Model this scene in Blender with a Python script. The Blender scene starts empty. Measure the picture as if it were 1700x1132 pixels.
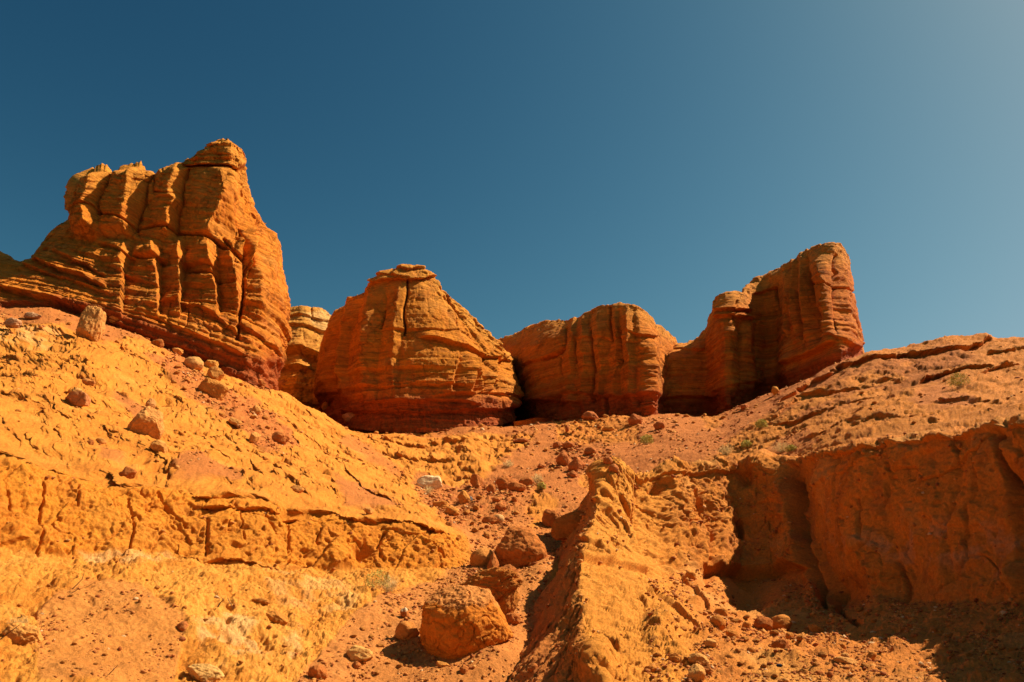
import bpy, bmesh, math, random
import numpy as np
from mathutils import Vector, Matrix

scene = bpy.context.scene
# ------------------------------------------------------------------ camera
PITCH = math.radians(20.0)
FPX = 1334.0                      # focal length in photo pixels (1700 wide)
CAMZ = 2.0
cam_data = bpy.data.cameras.new("camera")
cam_data.sensor_width = 36.0
cam_data.lens = 36.0 * FPX / 1700.0
cam_data.clip_start = 0.1
cam_data.clip_end = 3000.0
cam = bpy.data.objects.new("camera", cam_data)
scene.collection.objects.link(cam)
cam.location = (0, 0, CAMZ)
cam.rotation_euler = (math.radians(90) + PITCH, 0, 0)
scene.camera = cam

# ------------------------------------------------------------------ sky and sun
SUN_EL = math.radians(48.0)
SUN_AZ = math.radians(79.0)       # from +Y (view direction) towards +X
sun_dir = Vector((math.sin(SUN_AZ) * math.cos(SUN_EL), math.cos(SUN_AZ) * math.cos(SUN_EL), math.sin(SUN_EL)))
world = bpy.data.worlds.new("World")
scene.world = world
world.use_nodes = True
wn = world.node_tree
wn.nodes.clear()
wo = wn.nodes.new('ShaderNodeOutputWorld')
wb = wn.nodes.new('ShaderNodeBackground')
sky = wn.nodes.new('ShaderNodeTexSky')
sky.sky_type = 'NISHITA'
sky.sun_disc = False
sky.sun_elevation = SUN_EL
sky.sun_rotation = SUN_AZ
sky.altitude = 1500
sky.air_density = 1.0
sky.dust_density = 3.5
sky.ozone_density = 1.0
sep = wn.nodes.new('ShaderNodeSeparateColor'); com = wn.nodes.new('ShaderNodeCombineColor')
wn.links.new(sky.outputs['Color'], sep.inputs[0])
# deep polarised teal: each channel of the physical sky is graded in contrast
for ch, cap, pw, kk in (('Red', 2.8, 2.5, 0.19), ('Green', 3.4, 1.9, 0.33), ('Blue', 5.6, 1.6, 0.275)):
    m1 = wn.nodes.new('ShaderNodeMath'); m1.operation = 'SMOOTH_MIN'; m1.inputs[1].default_value = cap * 1.08; m1.inputs[2].default_value = cap * .7
    m2 = wn.nodes.new('ShaderNodeMath'); m2.operation = 'POWER'; m2.inputs[1].default_value = pw
    m3 = wn.nodes.new('ShaderNodeMath'); m3.operation = 'MULTIPLY'; m3.inputs[1].default_value = kk
    wn.links.new(sep.outputs[ch], m1.inputs[0]); wn.links.new(m1.outputs[0], m2.inputs[0])
    wn.links.new(m2.outputs[0], m3.inputs[0]); wn.links.new(m3.outputs[0], com.inputs[ch])
wn.links.new(com.outputs[0], wb.inputs['Color'])
wb.inputs['Strength'].default_value = 0.07
wn.links.new(wb.outputs['Background'], wo.inputs['Surface'])

sun = bpy.data.lights.new("sun", 'SUN')
sun.energy = 5.0
sun.angle = math.radians(0.5)
sun.color = (1.0, 0.90, 0.76)
sun_ob = bpy.data.objects.new("sun", sun)
scene.collection.objects.link(sun_ob)
sun_ob.rotation_euler = sun_dir.to_track_quat('Z', 'Y').to_euler()
sun_ob.location = (60, 0, 80)

scene.view_settings.view_transform = 'Standard'
scene.view_settings.look = 'None'
scene.view_settings.exposure = 0.80
scene.view_settings.gamma = 1.0

# ------------------------------------------------------------------ maths helpers
SP, CP = math.sin(PITCH), math.cos(PITCH)
def W(px, py, d):
    """point of the world seen at photo pixel px,py and lying d metres ahead"""
    X = (px - 850.0) / FPX; Y = (566.0 - py) / FPX
    ry = CP - Y * SP; rz = SP + Y * CP
    return (X / ry * d, d, CAMZ + rz / ry * d)
def PROJ(P):
    x = P[..., 0]; y = P[..., 1]; z = P[..., 2] - CAMZ
    f = y * CP + z * SP; u = -y * SP + z * CP
    f = np.maximum(f, 0.05)
    return 850.0 + FPX * x / f, 566.0 - FPX * u / f, f

rng = np.random.RandomState(7)
PERM = rng.permutation(256).astype(np.int32); PERM = np.concatenate([PERM, PERM, PERM])
GR = rng.normal(size=(256, 3)).astype(np.float32); GR /= np.linalg.norm(GR, axis=1)[:, None]
def perlin(P):
    P = P.astype(np.float32)
    I = np.floor(P).astype(np.int32); F = P - I
    I &= 255
    U = F * F * F * (F * (F * 6 - 15) + 10)
    out = None
    a = [PERM[I[:, 0]], PERM[I[:, 0] + 1]]
    acc = 0
    for dx in (0, 1):
        wx = U[:, 0] if dx else 1 - U[:, 0]
        for dy in (0, 1):
            wy = U[:, 1] if dy else 1 - U[:, 1]
            b = PERM[a[dx] + I[:, 1] + dy]
            for dz in (0, 1):
                wz = U[:, 2] if dz else 1 - U[:, 2]
                g = GR[PERM[b + I[:, 2] + dz]]
                dot = g[:, 0] * (F[:, 0] - dx) + g[:, 1] * (F[:, 1] - dy) + g[:, 2] * (F[:, 2] - dz)
                acc = acc + wx * wy * wz * dot
    return acc * 1.6
def fbm(P, octs=4, gain=0.5, lac=2.03, off=0.0):
    s = 0; a = 1.0; t = 0; Q = P + off
    for i in range(octs):
        s = s + a * perlin(Q); t += a
        a *= gain; Q = Q * lac + 17.3
    return s / t * 1.3
def ridged(P, octs=3, off=0.0):
    s = 0; a = 1.0; t = 0; Q = P + off
    for i in range(octs):
        s = s + a * (1 - np.abs(perlin(Q)) * 2); t += a
        a *= 0.5; Q = Q * 2.05 + 9.1
    return s / t
def worley(P, off=0.0):
    P = (P + off).astype(np.float32)
    I = np.floor(P).astype(np.int32); F = P - I
    f1 = np.full(len(P), 9.0, np.float32); f2 = f1.copy(); cid = np.zeros(len(P), np.int32)
    for dx in (-1, 0, 1):
        for dy in (-1, 0, 1):
            for dz in (-1, 0, 1):
                h = PERM[PERM[PERM[(I[:, 0] + dx) & 255] + ((I[:, 1] + dy) & 255)] + ((I[:, 2] + dz) & 255)]
                o = (GR[h] * 0.45 + 0.5)
                d = (dx + o[:, 0] - F[:, 0]) ** 2 + (dy + o[:, 1] - F[:, 1]) ** 2 + (dz + o[:, 2] - F[:, 2]) ** 2
                n = d < f1
                f2 = np.where(n, f1, np.minimum(f2, d)); cid = np.where(n, h, cid); f1 = np.where(n, d, f1)
    return np.sqrt(f1), np.sqrt(f2), cid
def sst(x, a, b):
    t = np.clip((x - a) / (b - a), 0, 1); return t * t * (3 - 2 * t)
def terrace(n, k, sharp=0.25):
    f = n * k; i = np.floor(f); t = f - i
    return (i + sst(t, 0.5 - sharp, 0.5 + sharp)) / k
LT = {}
def layers(b, freq, seed, sharp=0.22):
    """1-D stack of beds of uneven hardness along coordinate b"""
    if seed not in LT:
        r = np.random.RandomState(seed); LT[seed] = r.uniform(-1, 1, 4096)
    T = LT[seed]; f = b * freq + 700.0
    f = f + 0.35 * np.sin(f * 1.7 + seed)
    i = np.floor(f).astype(np.int64); t = f - i
    v0 = T[i % 4096]; v1 = T[(i + 1) % 4096]
    return v0 + (v1 - v0) * sst(t, 0.5 - sharp, 0.5 + sharp)

def poly_dist(px, py, pts):
    best = np.full(px.shape, 1e9)
    for (x0, y0), (x1, y1) in zip(pts[:-1], pts[1:]):
        dx, dy = x1 - x0, y1 - y0; L = dx * dx + dy * dy + 1e-9
        t = np.clip(((px - x0) * dx + (py - y0) * dy) / L, 0, 1)
        best = np.minimum(best, np.hypot(px - x0 - t * dx, py - y0 - t * dy))
    return best
def poly_mask(px, py, pts, soft=6.0):
    pts = list(pts); n = len(pts)
    ins = np.zeros(px.shape, bool)
    j = n - 1
    for i in range(n):
        xi, yi = pts[i]; xj, yj = pts[j]
        if yi != yj:
            c = ((yi > py) != (yj > py)) & (px < (xj - xi) * (py - yi) / (yj - yi) + xi)
            ins ^= c
        j = i
    dd = poly_dist(px, py, pts + [pts[0]])
    sd = np.where(ins, dd, -dd)
    return sst(sd, -soft, soft)
def crack(px, py, pts, w, depth, fade=0.0):
    """negative offset along a traced joint"""
    x = [p[0] for p in pts]; y = [p[1] for p in pts]; m = w * 4
    sel = (px > min(x) - m) & (px < max(x) + m) & (py > min(y) - m) & (py < max(y) + m)
    out = np.zeros(px.shape)
    if sel.any():
        d = poly_dist(px[sel], py[sel], pts)
        out[sel] = -depth * np.exp(-(d / w) ** 2)
    return out
def ledge(px, py, pts, up, h, down, h2, xfade=15):
    """a lip standing proud above the traced line, hollow beneath it"""
    xs = np.array([p[0] for p in pts], float); ys = np.array([p[1] for p in pts], float)
    yl = np.interp(px, xs, ys); s = yl - py
    w = sst(px, xs[0] - xfade, xs[0] + xfade) * (1 - sst(px, xs[-1] - xfade, xs[-1] + xfade))
    step = sst(s, -1.5, 1.5)
    return w * (up * step * np.exp(-np.maximum(s, 0) / h) - down * (1 - step) * np.exp(-np.maximum(-s, 0) / h2))
def facet(px, py, lines, y0, y1, fade=12):
    """piecewise flat faces between traced (roughly vertical) edges; lines = [(pts, offset), ...] left to right"""
    N = px.shape[0]; K = len(lines)
    X = np.empty((K, N)); V = np.array([l[1] for l in lines], float)
    for k, (pts, v) in enumerate(lines):
        pts = sorted(pts, key=lambda p: p[1])
        X[k] = np.interp(py, [p[1] for p in pts], [p[0] for p in pts])
    out = np.zeros(N)
    for k in range(K - 1):
        a, b = X[k], X[k + 1]
        m = (px >= a) & (px < b)
        t = (px - a) / np.maximum(b - a, 1e-3)
        out = np.where(m, V[k] + (V[k + 1] - V[k]) * t, out)
    return out * sst(py, y0 - fade, y0 + fade) * (1 - sst(py, y1 - fade, y1 + fade))
def bump_at(px, py, cx, cy, rx, ry, amp, rot=0.0, p=2.0):
    c, s = math.cos(rot), math.sin(rot)
    u = ((px - cx) * c + (py - cy) * s) / rx; v = (-(px - cx) * s + (py - cy) * c) / ry
    return amp * np.exp(-(np.sqrt(u * u + v * v)) ** p)

# ------------------------------------------------------------------ surfaces
def smooth(G, r):
    if r <= 0: return G
    k = np.exp(-0.5 * (np.arange(-3 * r, 3 * r + 1) / r) ** 2); k /= k.sum(); n = len(k) // 2
    for ax in (0, 1):
        pad = [(0, 0)] * 3; pad[ax] = (n, n)
        H = np.pad(G, pad, mode='reflect', reflect_type='odd')
        out = np.zeros_like(G)
        for i, w in enumerate(k):
            sl = [slice(None)] * 3; sl[ax] = slice(i, i + G.shape[ax])
            out += w * H[tuple(sl)]
        G = out
    return G
def loft(cols, step=1.5, sm=4, maxseg=400, back=None, nvo={}, nuo={}):
    """dense grid over a control net of surveyed columns; returns P (V,U,3), station index (V,), column index (U,)"""
    C = np.array([[W(*p) if len(p) == 3 else p[:3] for p in c] for c in cols], float)   # (U,K,3)
    if back:                                     # carry the rock over the top and down its far side
        T, drop = back
        top = C[:, -1]
        r1 = top + np.array([0, T * .4, -0.2]); r2 = top + np.array([0, T, -drop * .3])
        r3 = C[:, 0] + np.array([0, T * 1.3, 0]); r3[:, 1] = np.maximum(r3[:, 1], r2[:, 1] + 1)
        for r_, b_ in ((r1, top), (r2, top), (r3, C[:, 0])): r_[:, 0] *= r_[:, 1] / b_[:, 1]
        C = np.concatenate([C, r1[:, None], r2[:, None], r3[:, None]], 1)
    px, py, f = PROJ(C)
    U, K = C.shape[:2]
    KB = K - 3 if back else K
    dist_v = np.hypot(np.diff(px, axis=1), np.diff(py, axis=1))
    dist_u = np.hypot(np.diff(px, axis=0), np.diff(py, axis=0))
    nv = np.clip(np.ceil(np.percentile(dist_v, 75, axis=0) / step), 3, maxseg).astype(int)
    if back: nv[KB - 1:] = [10, 12, 12]
    nu = np.clip(np.ceil(np.percentile(dist_u, 75, axis=1) / step), 3, maxseg).astype(int)
    for k, n in nvo.items(): nv[k] = n
    for k, n in nuo.items(): nu[k] = n
    vs = np.concatenate([np.linspace(k, k + 1, n, endpoint=False) for k, n in enumerate(nv)] + [[K - 1]])
    us = np.concatenate([np.linspace(k, k + 1, n, endpoint=False) for k, n in enumerate(nu)] + [[U - 1]])
    def lerp(A, s, ax):
        i = np.minimum(np.floor(s).astype(int), A.shape[ax] - 2); t = s - i
        a = np.take(A, i, ax); b = np.take(A, i + 1, ax)
        sh = [1, 1, 1]; sh[ax] = -1; t = t.reshape(sh)
        return a * (1 - t) + b * t
    G = lerp(lerp(C, us, 0), vs, 1)               # (nU,nV,3)
    G = smooth(G, sm)
    G = np.transpose(G, (1, 0, 2))
    return G, vs, us
def grid_normals(G):
    du = np.gradient(G, axis=1); dv = np.gradient(G, axis=0)
    n = np.cross(du, dv); n /= np.linalg.norm(n, axis=2)[..., None] + 1e-12
    return n
def mesh_from_grid(name, G, col=None, mat=None, parent=None):
    V, U = G.shape[:2]
    me = bpy.data.meshes.new(name)
    idx = np.arange(V * U).reshape(V, U)
    q = np.stack([idx[:-1, :-1], idx[:-1, 1:], idx[1:, 1:], idx[1:, :-1]], -1).reshape(-1, 4)
    return mesh_np(name, G.reshape(-1, 3), q, col, mat, parent)
def mesh_np(name, P, q, col=None, mat=None, parent=None, smooth_=True):
    me = bpy.data.meshes.new(name)
    k = q.shape[1]; n = len(q)
    me.vertices.add(len(P)); me.vertices.foreach_set('co', np.ascontiguousarray(P, np.float32).ravel())
    me.loops.add(n * k); me.loops.foreach_set('vertex_index', np.ascontiguousarray(q, np.int32).ravel())
    me.polygons.add(n); me.polygons.foreach_set('loop_start', np.arange(0, n * k, k, dtype=np.int32))
    me.polygons.foreach_set('loop_total', np.full(n, k, np.int32))
    me.update(calc_edges=True)
    if smooth_: me.polygons.foreach_set('use_smooth', np.ones(n, bool))
    if col is not None:
        at = me.color_attributes.new('Col', 'FLOAT_COLOR', 'POINT')
        c = np.ones((len(P), 4), np.float32); c[:, :3] = np.clip(col, 0.005, 0.9)
        at.data.foreach_set('color', c.ravel())
    if mat: me.materials.append(mat)
    me.validate()
    ob = bpy.data.objects.new(name, me)
    scene.collection.objects.link(ob)
    if parent: ob.parent = parent
    return ob
def tag(o, label=None, cat=None, group=None, kind=None):
    if label: o['label'] = label
    if cat: o['category'] = cat
    if group: o['group'] = group
    if kind: o['kind'] = kind
    return o
ZB = {}
def zreg(G):
    P = G.reshape(-1, 3); px, py, f = PROJ(P)
    ok = (px > -60) & (px < 1760) & (py > 0) & (py < 1300) & (P[:, 1] > 1)
    kx = (px[ok] / 2).astype(int) + 40; ky = (py[ok] / 2).astype(int)
    if 'z' not in ZB: ZB['z'] = np.full((700, 960), 1e9)
    np.minimum.at(ZB['z'], (ky, kx), P[ok, 1])
def ground_at(px, py):
    kx = int(px / 2) + 40; ky = int(py / 2)
    z = ZB['z'][ky - 1:ky + 2, kx - 1:kx + 2]; z = z[z < 1e8]
    if len(z) == 0:
        z = ZB['z'][ky - 4:ky + 5, kx - 4:kx + 5]; z = z[z < 1e8]
    return float(np.median(z)) if len(z) else 30.0

# ------------------------------------------------------------------ materials
def rock_mat(name, s1=6.0, s2=30.0, bump=0.5, dist=0.03, var=0.35, spec=0.12, flat=None, band=None, vs=1.6, va=.5):
    m = bpy.data.materials.new(name); m.use_nodes = True
    nt = m.node_tree; b = nt.nodes['Principled BSDF']
    b.inputs['Roughness'].default_value = 0.95
    b.inputs['Specular IOR Level'].default_value = spec
    tc = nt.nodes.new('ShaderNodeTexCoord')
    if flat is None:
        at = nt.nodes.new('ShaderNodeVertexColor'); at.layer_name = 'Col'; src = at.outputs['Color']
    else:
        at = nt.nodes.new('ShaderNodeRGB'); at.outputs[0].default_value = (*flat, 1); src = at.outputs[0]
    n1 = nt.nodes.new('ShaderNodeTexNoise'); n1.inputs['Scale'].default_value = s1; n1.inputs['Detail'].default_value = 8
    n1.inputs['Roughness'].default_value = 0.72
    n2 = nt.nodes.new('ShaderNodeTexNoise'); n2.inputs['Scale'].default_value = s2; n2.inputs['Detail'].default_value = 5
    n2.inputs['Roughness'].default_value = 0.7
    for n in (n1, n2): nt.links.new(tc.outputs['Object'], n.inputs['Vector'])
    mr = nt.nodes.new('ShaderNodeMapRange'); mr.inputs['From Min'].default_value = 0.3; mr.inputs['From Max'].default_value = 0.7
    mr.inputs['To Min'].default_value = 1 - var; mr.inputs['To Max'].default_value = 1 + var * 0.6
    nt.links.new(n1.outputs['Fac'], mr.inputs['Value'])
    mx = nt.nodes.new('ShaderNodeVectorMath'); mx.operation = 'SCALE'
    nt.links.new(src, mx.inputs[0]); nt.links.new(mr.outputs['Result'], mx.inputs['Scale'])
    nt.links.new(mx.outputs['Vector'], b.inputs['Base Color'])
    ad = nt.nodes.new('ShaderNodeMath'); ad.operation = 'ADD'
    ml = nt.nodes.new('ShaderNodeMath'); ml.operation = 'MULTIPLY'; ml.inputs[1].default_value = 0.5
    nt.links.new(n2.outputs['Fac'], ml.inputs[0])
    nt.links.new(n1.outputs['Fac'], ad.inputs[0]); nt.links.new(ml.outputs[0], ad.inputs[1])
    if va > 0:
      # fine fractures: warped cell edges, broken up by noise, cut into the relief only
      wv = nt.nodes.new('ShaderNodeVectorMath'); wv.operation = 'MULTIPLY_ADD'; wv.inputs[1].default_value = (.35 / vs * 1.6,) * 3
      nt.links.new(n1.outputs['Color'], wv.inputs[0]); nt.links.new(tc.outputs['Object'], wv.inputs[2])
      vo = nt.nodes.new('ShaderNodeTexVoronoi'); vo.feature = 'DISTANCE_TO_EDGE'; vo.inputs['Scale'].default_value = vs
      nt.links.new(wv.outputs['Vector'], vo.inputs['Vector'])
      vr = nt.nodes.new('ShaderNodeMapRange'); vr.inputs['From Max'].default_value = .045; vr.inputs['To Min'].default_value = -va; vr.inputs['To Max'].default_value = 0
      nt.links.new(vo.outputs['Distance'], vr.inputs['Value'])
      ng = nt.nodes.new('ShaderNodeTexNoise'); ng.inputs['Scale'].default_value = vs * .6; nt.links.new(tc.outputs['Object'], ng.inputs['Vector'])
      gr = nt.nodes.new('ShaderNodeMapRange'); gr.inputs['From Min'].default_value = .45; gr.inputs['From Max'].default_value = .6
      nt.links.new(ng.outputs['Fac'], gr.inputs['Value'])
      gm2 = nt.nodes.new('ShaderNodeMath'); gm2.operation = 'MULTIPLY'; nt.links.new(vr.outputs['Result'], gm2.inputs[0]); nt.links.new(gr.outputs['Result'], gm2.inputs[1])
      a4 = nt.nodes.new('ShaderNodeMath'); a4.operation = 'ADD'; nt.links.new(ad.outputs[0], a4.inputs[0]); nt.links.new(gm2.outputs[0], a4.inputs[1]); ad = a4
    if band is not None:
        dt = nt.nodes.new('ShaderNodeVectorMath'); dt.operation = 'DOT_PRODUCT'; dt.inputs[1].default_value = (band * 5.5, 0, 5.5)
        nt.links.new(tc.outputs['Object'], dt.inputs[0])
        sc = nt.nodes.new('ShaderNodeVectorMath'); sc.operation = 'SCALE'; sc.inputs['Scale'].default_value = .35
        nt.links.new(tc.outputs['Object'], sc.inputs[0])
        cx = nt.nodes.new('ShaderNodeCombineXYZ'); nt.links.new(dt.outputs['Value'], cx.inputs['Z'])
        av = nt.nodes.new('ShaderNodeVectorMath'); av.operation = 'ADD'
        nt.links.new(sc.outputs['Vector'], av.inputs[0]); nt.links.new(cx.outputs[0], av.inputs[1])
        n3 = nt.nodes.new('ShaderNodeTexNoise'); n3.inputs['Scale'].default_value = 1.0; n3.inputs['Detail'].default_value = 6; n3.inputs['Roughness'].default_value = .7
        nt.links.new(av.outputs['Vector'], n3.inputs['Vector'])
        m3 = nt.nodes.new('ShaderNodeMath'); m3.operation = 'MULTIPLY'; m3.inputs[1].default_value = 1.3
        nt.links.new(n3.outputs['Fac'], m3.inputs[0])
        a3 = nt.nodes.new('ShaderNodeMath'); a3.operation = 'ADD'
        nt.links.new(ad.outputs[0], a3.inputs[0]); nt.links.new(m3.outputs[0], a3.inputs[1]); ad = a3
        r3 = nt.nodes.new('ShaderNodeMapRange'); r3.inputs['From Min'].default_value = .36; r3.inputs['From Max'].default_value = .62
        r3.inputs['To Min'].default_value = .72; r3.inputs['To Max'].default_value = 1.12
        nt.links.new(n3.outputs['Fac'], r3.inputs['Value'])
        mm = nt.nodes.new('ShaderNodeMath'); mm.operation = 'MULTIPLY'
        nt.links.new(mr.outputs['Result'], mm.inputs[0]); nt.links.new(r3.outputs['Result'], mm.inputs[1])
        nt.links.new(mm.outputs[0], mx.inputs['Scale'])
    bp = nt.nodes.new('ShaderNodeBump'); bp.inputs['Strength'].default_value = bump; bp.inputs['Distance'].default_value = dist
    nt.links.new(ad.outputs[0], bp.inputs['Height']); nt.links.new(bp.outputs['Normal'], b.inputs['Normal'])
    return m
M_GROUND = rock_mat('sandstone_ground', 11.0, 55.0, 1.0, 0.06, 0.34, va=0)
M_STONE = rock_mat('boulder_sandstone', 9.0, 50.0, 1.0, 0.035, 0.30, vs=3.0, va=.6)

TAN = np.array((.70, .24, .027)); OCH = np.array((.70, .225, .015)); RED = np.array((.52, .158, .032))
PALE = np.array((.80, .47, .17)); BUT = np.array((.66, .19, .014)); BRED = np.array((.33, .062, .014))
def mixc(a, b, t): return a * (1 - t[:, None]) + b * t[:, None]
# ================================================================== GROUND: left hillside, gully, basin, right hillside
def w_(x, y, z): return (x, y, z, 0)
A = [
 [(-450,1150,11.5),(-450,905,14.5),(-450,720,16),(-430,600,28),(-420,470,46)],
 [(-180,1150,12),(-180,905,16.5),(-180,735,18),(-180,600,31),(-180,485,46.5)],
 [(0,1150,12.7),(0,912,18.2),(0,750,19.6),(0,610,34),(0,508,47)],
 [(75,1150,13),(75,930,19),(75,775,20.4),(75,625,34),(80,508,47.4)],
 [(150,1150,13.4),(150,930,19.7),(140,785,21.2),(140,645,34),(150,524,47.9)],
 [(225,1150,13.8),(225,918,20.6),(225,797,22),(215,670,34.5),(230,556,48.5)],
 [(300,1150,14.3),(300,928,21.6),(300,806,22.9),(300,700,35),(310,595,49)],
 [(370,1150,14.8),(375,940,22.3),(375,822,23.6),(370,718,36.5),(360,615,49.6)],
 [(430,1150,15.2),(450,948,23),(450,829,24.3),(440,730,38),(410,636,51)],
 [(490,1150,15.6),(540,945,24.2),(540,840,25.4),(510,745,41),(470,652,54)],
 [(540,1150,15.9),(620,938,25),(630,866,26.2),(575,765,43),(530,684,55)],
 [(575,1150,16.1),(690,945,25.6),(700,872,27),(640,790,43),(575,708,57)],
 [(605,1150,16.2),(750,945,26.1),(750,886,27.8),(690,812,41.5),(630,714,60)],
 [(640,1150,16.3),(785,938,26.6),(792,890,29.5),(745,822,41),(700,714,61)],
 [(690,1150,16.4),(805,930,27),(835,870,32),(810,800,43),(760,710,61)],
 [(750,1150,16.6),(850,920,28.5),(880,860,33.5),(870,780,46),(830,707,61.5)],
 [(825,1150,17),(925,920,30),(945,840,36),(925,760,49),(890,700,61)],
 [(900,1150,17.5),(1000,910,31),(1015,830,37.5),(1000,745,50),(960,697,61)],
 [(1000,1160,18),(1100,900,33),(1105,800,36),(1075,738,48),(1050,690,59)],
 [(1100,1170,20),(1170,890,34.5),(1170,775,36),(1130,730,48),(1110,687,62)],
 [(1200,1180,22),(1240,880,35),(1240,765,36),(1200,720,46),(1180,690,62)],
 [(1300,1180,24),(1320,880,33.2),(1320,755,33.4),(1290,690,44),(1260,661,58)],
 [(1400,1180,24),(1400,870,27.9),(1400,738,28.2),(1380,665,43),(1350,632,56)],
 [(1500,1180,23),(1500,860,25),(1500,720,25.3),(1470,640,42),(1437,586,56)],
 [(1560,1180,22),(1560,860,23.6),(1560,712,23.9),(1530,635,41),(1500,582,56)],
 [(1620,1180,21),(1620,860,22.3),(1620,706,22.6),(1600,630,40),(1580,557,55)],
 [(1720,1180,20),(1720,860,20.4),(1720,700,20.7),(1710,625,39),(1710,558,54)],
 [(1900,1180,18),(1900,860,18.2),(1900,694,18.5),(1900,620,38),(1900,566,54)],
 [(2350,1180,16),(2350,860,18),(2350,690,18.4),(2350,620,36),(2350,570,54)],
]
A2 = []
for c in A:
    x, y, d = c[0]
    wx, wy, wz = W(x, y, d)
    k = c[-1]
    b1 = (k[0], k[1] + 7, k[2] + 10) if k[0] < 1440 else (k[0], k[1] + 25, k[2] + 14)
    b2w = W(k[0], k[1] + 12, k[2] + 30)
    A2.append([w_(wx * 1.5, -14, -0.2), w_(wx * 1.1, 3.0, 0.35)] + c + [b1, w_(b2w[0] * 1.6, 220, b2w[2] - 4)])
GA, vA, uA = loft(A2, step=1.45, sm=5, nvo={0: 4, 1: 40, 6: 14, 7: 12}, nuo={0: 30, 1: 70, 26: 60, 27: 30})
print('ground grid', GA.shape)
NA = grid_normals(GA)
P = GA.reshape(-1, 3); N3 = NA.reshape(-1, 3)
px, py, fd = PROJ(P)
VI = np.repeat(vA, GA.shape[1]) - 2      # station index: 0 bottom of view, 1 cliff base, 2 cliff top, 3 mid slope, 4 butte foot
LEFT = 1 - sst(px, 740, 800)
wpx = px + 9 * fbm(P * .8, 3, off=3.1); wpy = py + 9 * fbm(P * .8, 3, off=51.7)

SCREE = [
 ([(470,1160),(540,1075),(600,1010),(640,985),(700,964),(785,932),(776,888),(735,858),(700,828),(680,800),(700,785),(762,806),(800,792),(850,748),(880,735),(900,715),(960,690),(1000,680),(1180,680),(1250,650),(1400,600),(1445,580),(1380,630),(1290,675),(1180,758),(1080,790),(1000,800),(960,860),(940,930),(900,1000),(860,1160)], 1),
 ([(560,690),(600,712),(700,720),(850,722),(920,722),(920,670),(560,670)], 1),
 ([(-60,518),(60,498),(150,500),(300,565),(440,615),(482,650),(430,646),(352,612),(300,600),(230,562),(170,566),(100,538),(-60,532)], 1),
 ([(240,585),(330,600),(350,640),(420,660),(470,700),(500,745),(440,750),(385,705),(330,662),(270,620)], .95),
 ([(185,645),(232,668),(245,690),(222,688),(200,668)], 1),
 ([(283,765),(325,752),(405,792),(395,802),(330,795),(290,785)], 1),
 ([(160,735),(200,745),(210,762),(175,755)], .8),
 ([(553,788),(600,800),(665,845),(620,842),(575,828),(558,808)], 1),
 ([(575,720),(610,738),(680,790),(650,785),(600,755),(565,738)], .8),
 ([(60,1010),(150,965),(230,975),(300,1045),(290,1140),(60,1140)], .75),
 ([(1510,655),(1560,640),(1620,660),(1600,672),(1530,670)], .8),
 ([(1270,745),(1300,720),(1345,712),(1350,730),(1310,755)], .8),
 ([(1300,640),(1400,600),(1430,600),(1360,640)], .7),
]
scree = np.zeros(len(P))
for pts, k in SCREE: scree = np.maximum(scree, k * poly_mask(wpx, wpy, pts, 4))
scree = np.where(fd < 11, np.maximum(scree, .4), scree)
# bedrock windows showing through the scree
for pts in ([(872,838),(890,812),(925,830),(925,862),(885,868)], [(960,795),(990,785),(985,815),(965,812)], [(905,1010),(905,1010),(905,1011)],
            [(925,705),(960,698),(1010,690),(1060,690),(1060,735),(980,735),(920,730)], [(1160,690),(1200,690),(1180,720)]):
    scree *= 1 - .85 * poly_mask(wpx, wpy, pts, 4)
rock = 1 - scree
pale = np.zeros(len(P))
for pts, k in (([(560,1080),(640,1035),(700,1012),(690,1040),(640,1080),(590,1140),(530,1140)], .8),
               ([(310,1050),(380,1020),(440,1050),(466,1085),(440,1105),(380,1100),(330,1080)], .55),
               ([(130,922),(270,920),(300,945),(230,950),(150,940)], .5), ([(460,1060),(490,1050),(500,1080),(480,1100)], .6),
               ([(370,1130),(400,1110),(430,1120),(420,1145),(380,1145)], .6), ([(330,1085),(370,1100),(380,1130),(330,1130)], .5),
               ([(-20,535),(60,535),(110,555),(60,575),(-20,565)], .35), ([(420,955),(560,960),(600,985),(580,1020),(470,1010)], .3),
               ([(820,850),(860,862),(840,875),(800,870)], .5)):
    pale = np.maximum(pale, k * poly_mask(wpx, wpy, pts, 7))

s = math.sqrt
def basis(a):
    a = np.array(a, float); a /= np.linalg.norm(a); u = np.array((0, .45, .9)); b = np.cross(a, u); b /= np.linalg.norm(b)
    return a, b, np.cross(a, b)
def aniso(P, a, k):
    a, b, c = basis(a); return np.stack([P @ a * k, P @ b, P @ c], 1)
right = sst(px, 900, 1100)
QL = aniso(P, (1, .1, -.62), .34); QR = aniso(P, (1, .1, .42), .34)
PH = P * np.where(right > .5, .5, .7)[:, None] * np.array((1.5, .55, .6))
QL = aniso(PH, (1, .1, -.55), .40); QR = aniso(PH * 1.3, (1, .1, .35), .34)
Q = np.where((right > .5)[:, None], QR + 40, QL)
dis = 0.38 * fbm(P * .22, 3)
hill = sst(VI, 1.95, 2.2) * (1 - sst(VI, 3.9, 4.3))
nb = fbm(Q * .85, 4, off=5)
HK = .48 - .20 * right
dis += rock * hill * HK * 0.20 * nb
disH0 = rock * hill * (.62 - .1 * right) * terrace(nb, 3.4, .15)
n2 = fbm(Q * 1.9, 4, off=31, gain=.6)
disH0 += rock * hill * .24 * terrace(n2, 3.0, .15)
dis += rock * hill * HK * .12 * n2
pit = sst(fbm(Q * 1.3, 3, off=77), .34, .46)
dis -= rock * hill * pit * .22 * (1 - .5 * right)
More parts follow.
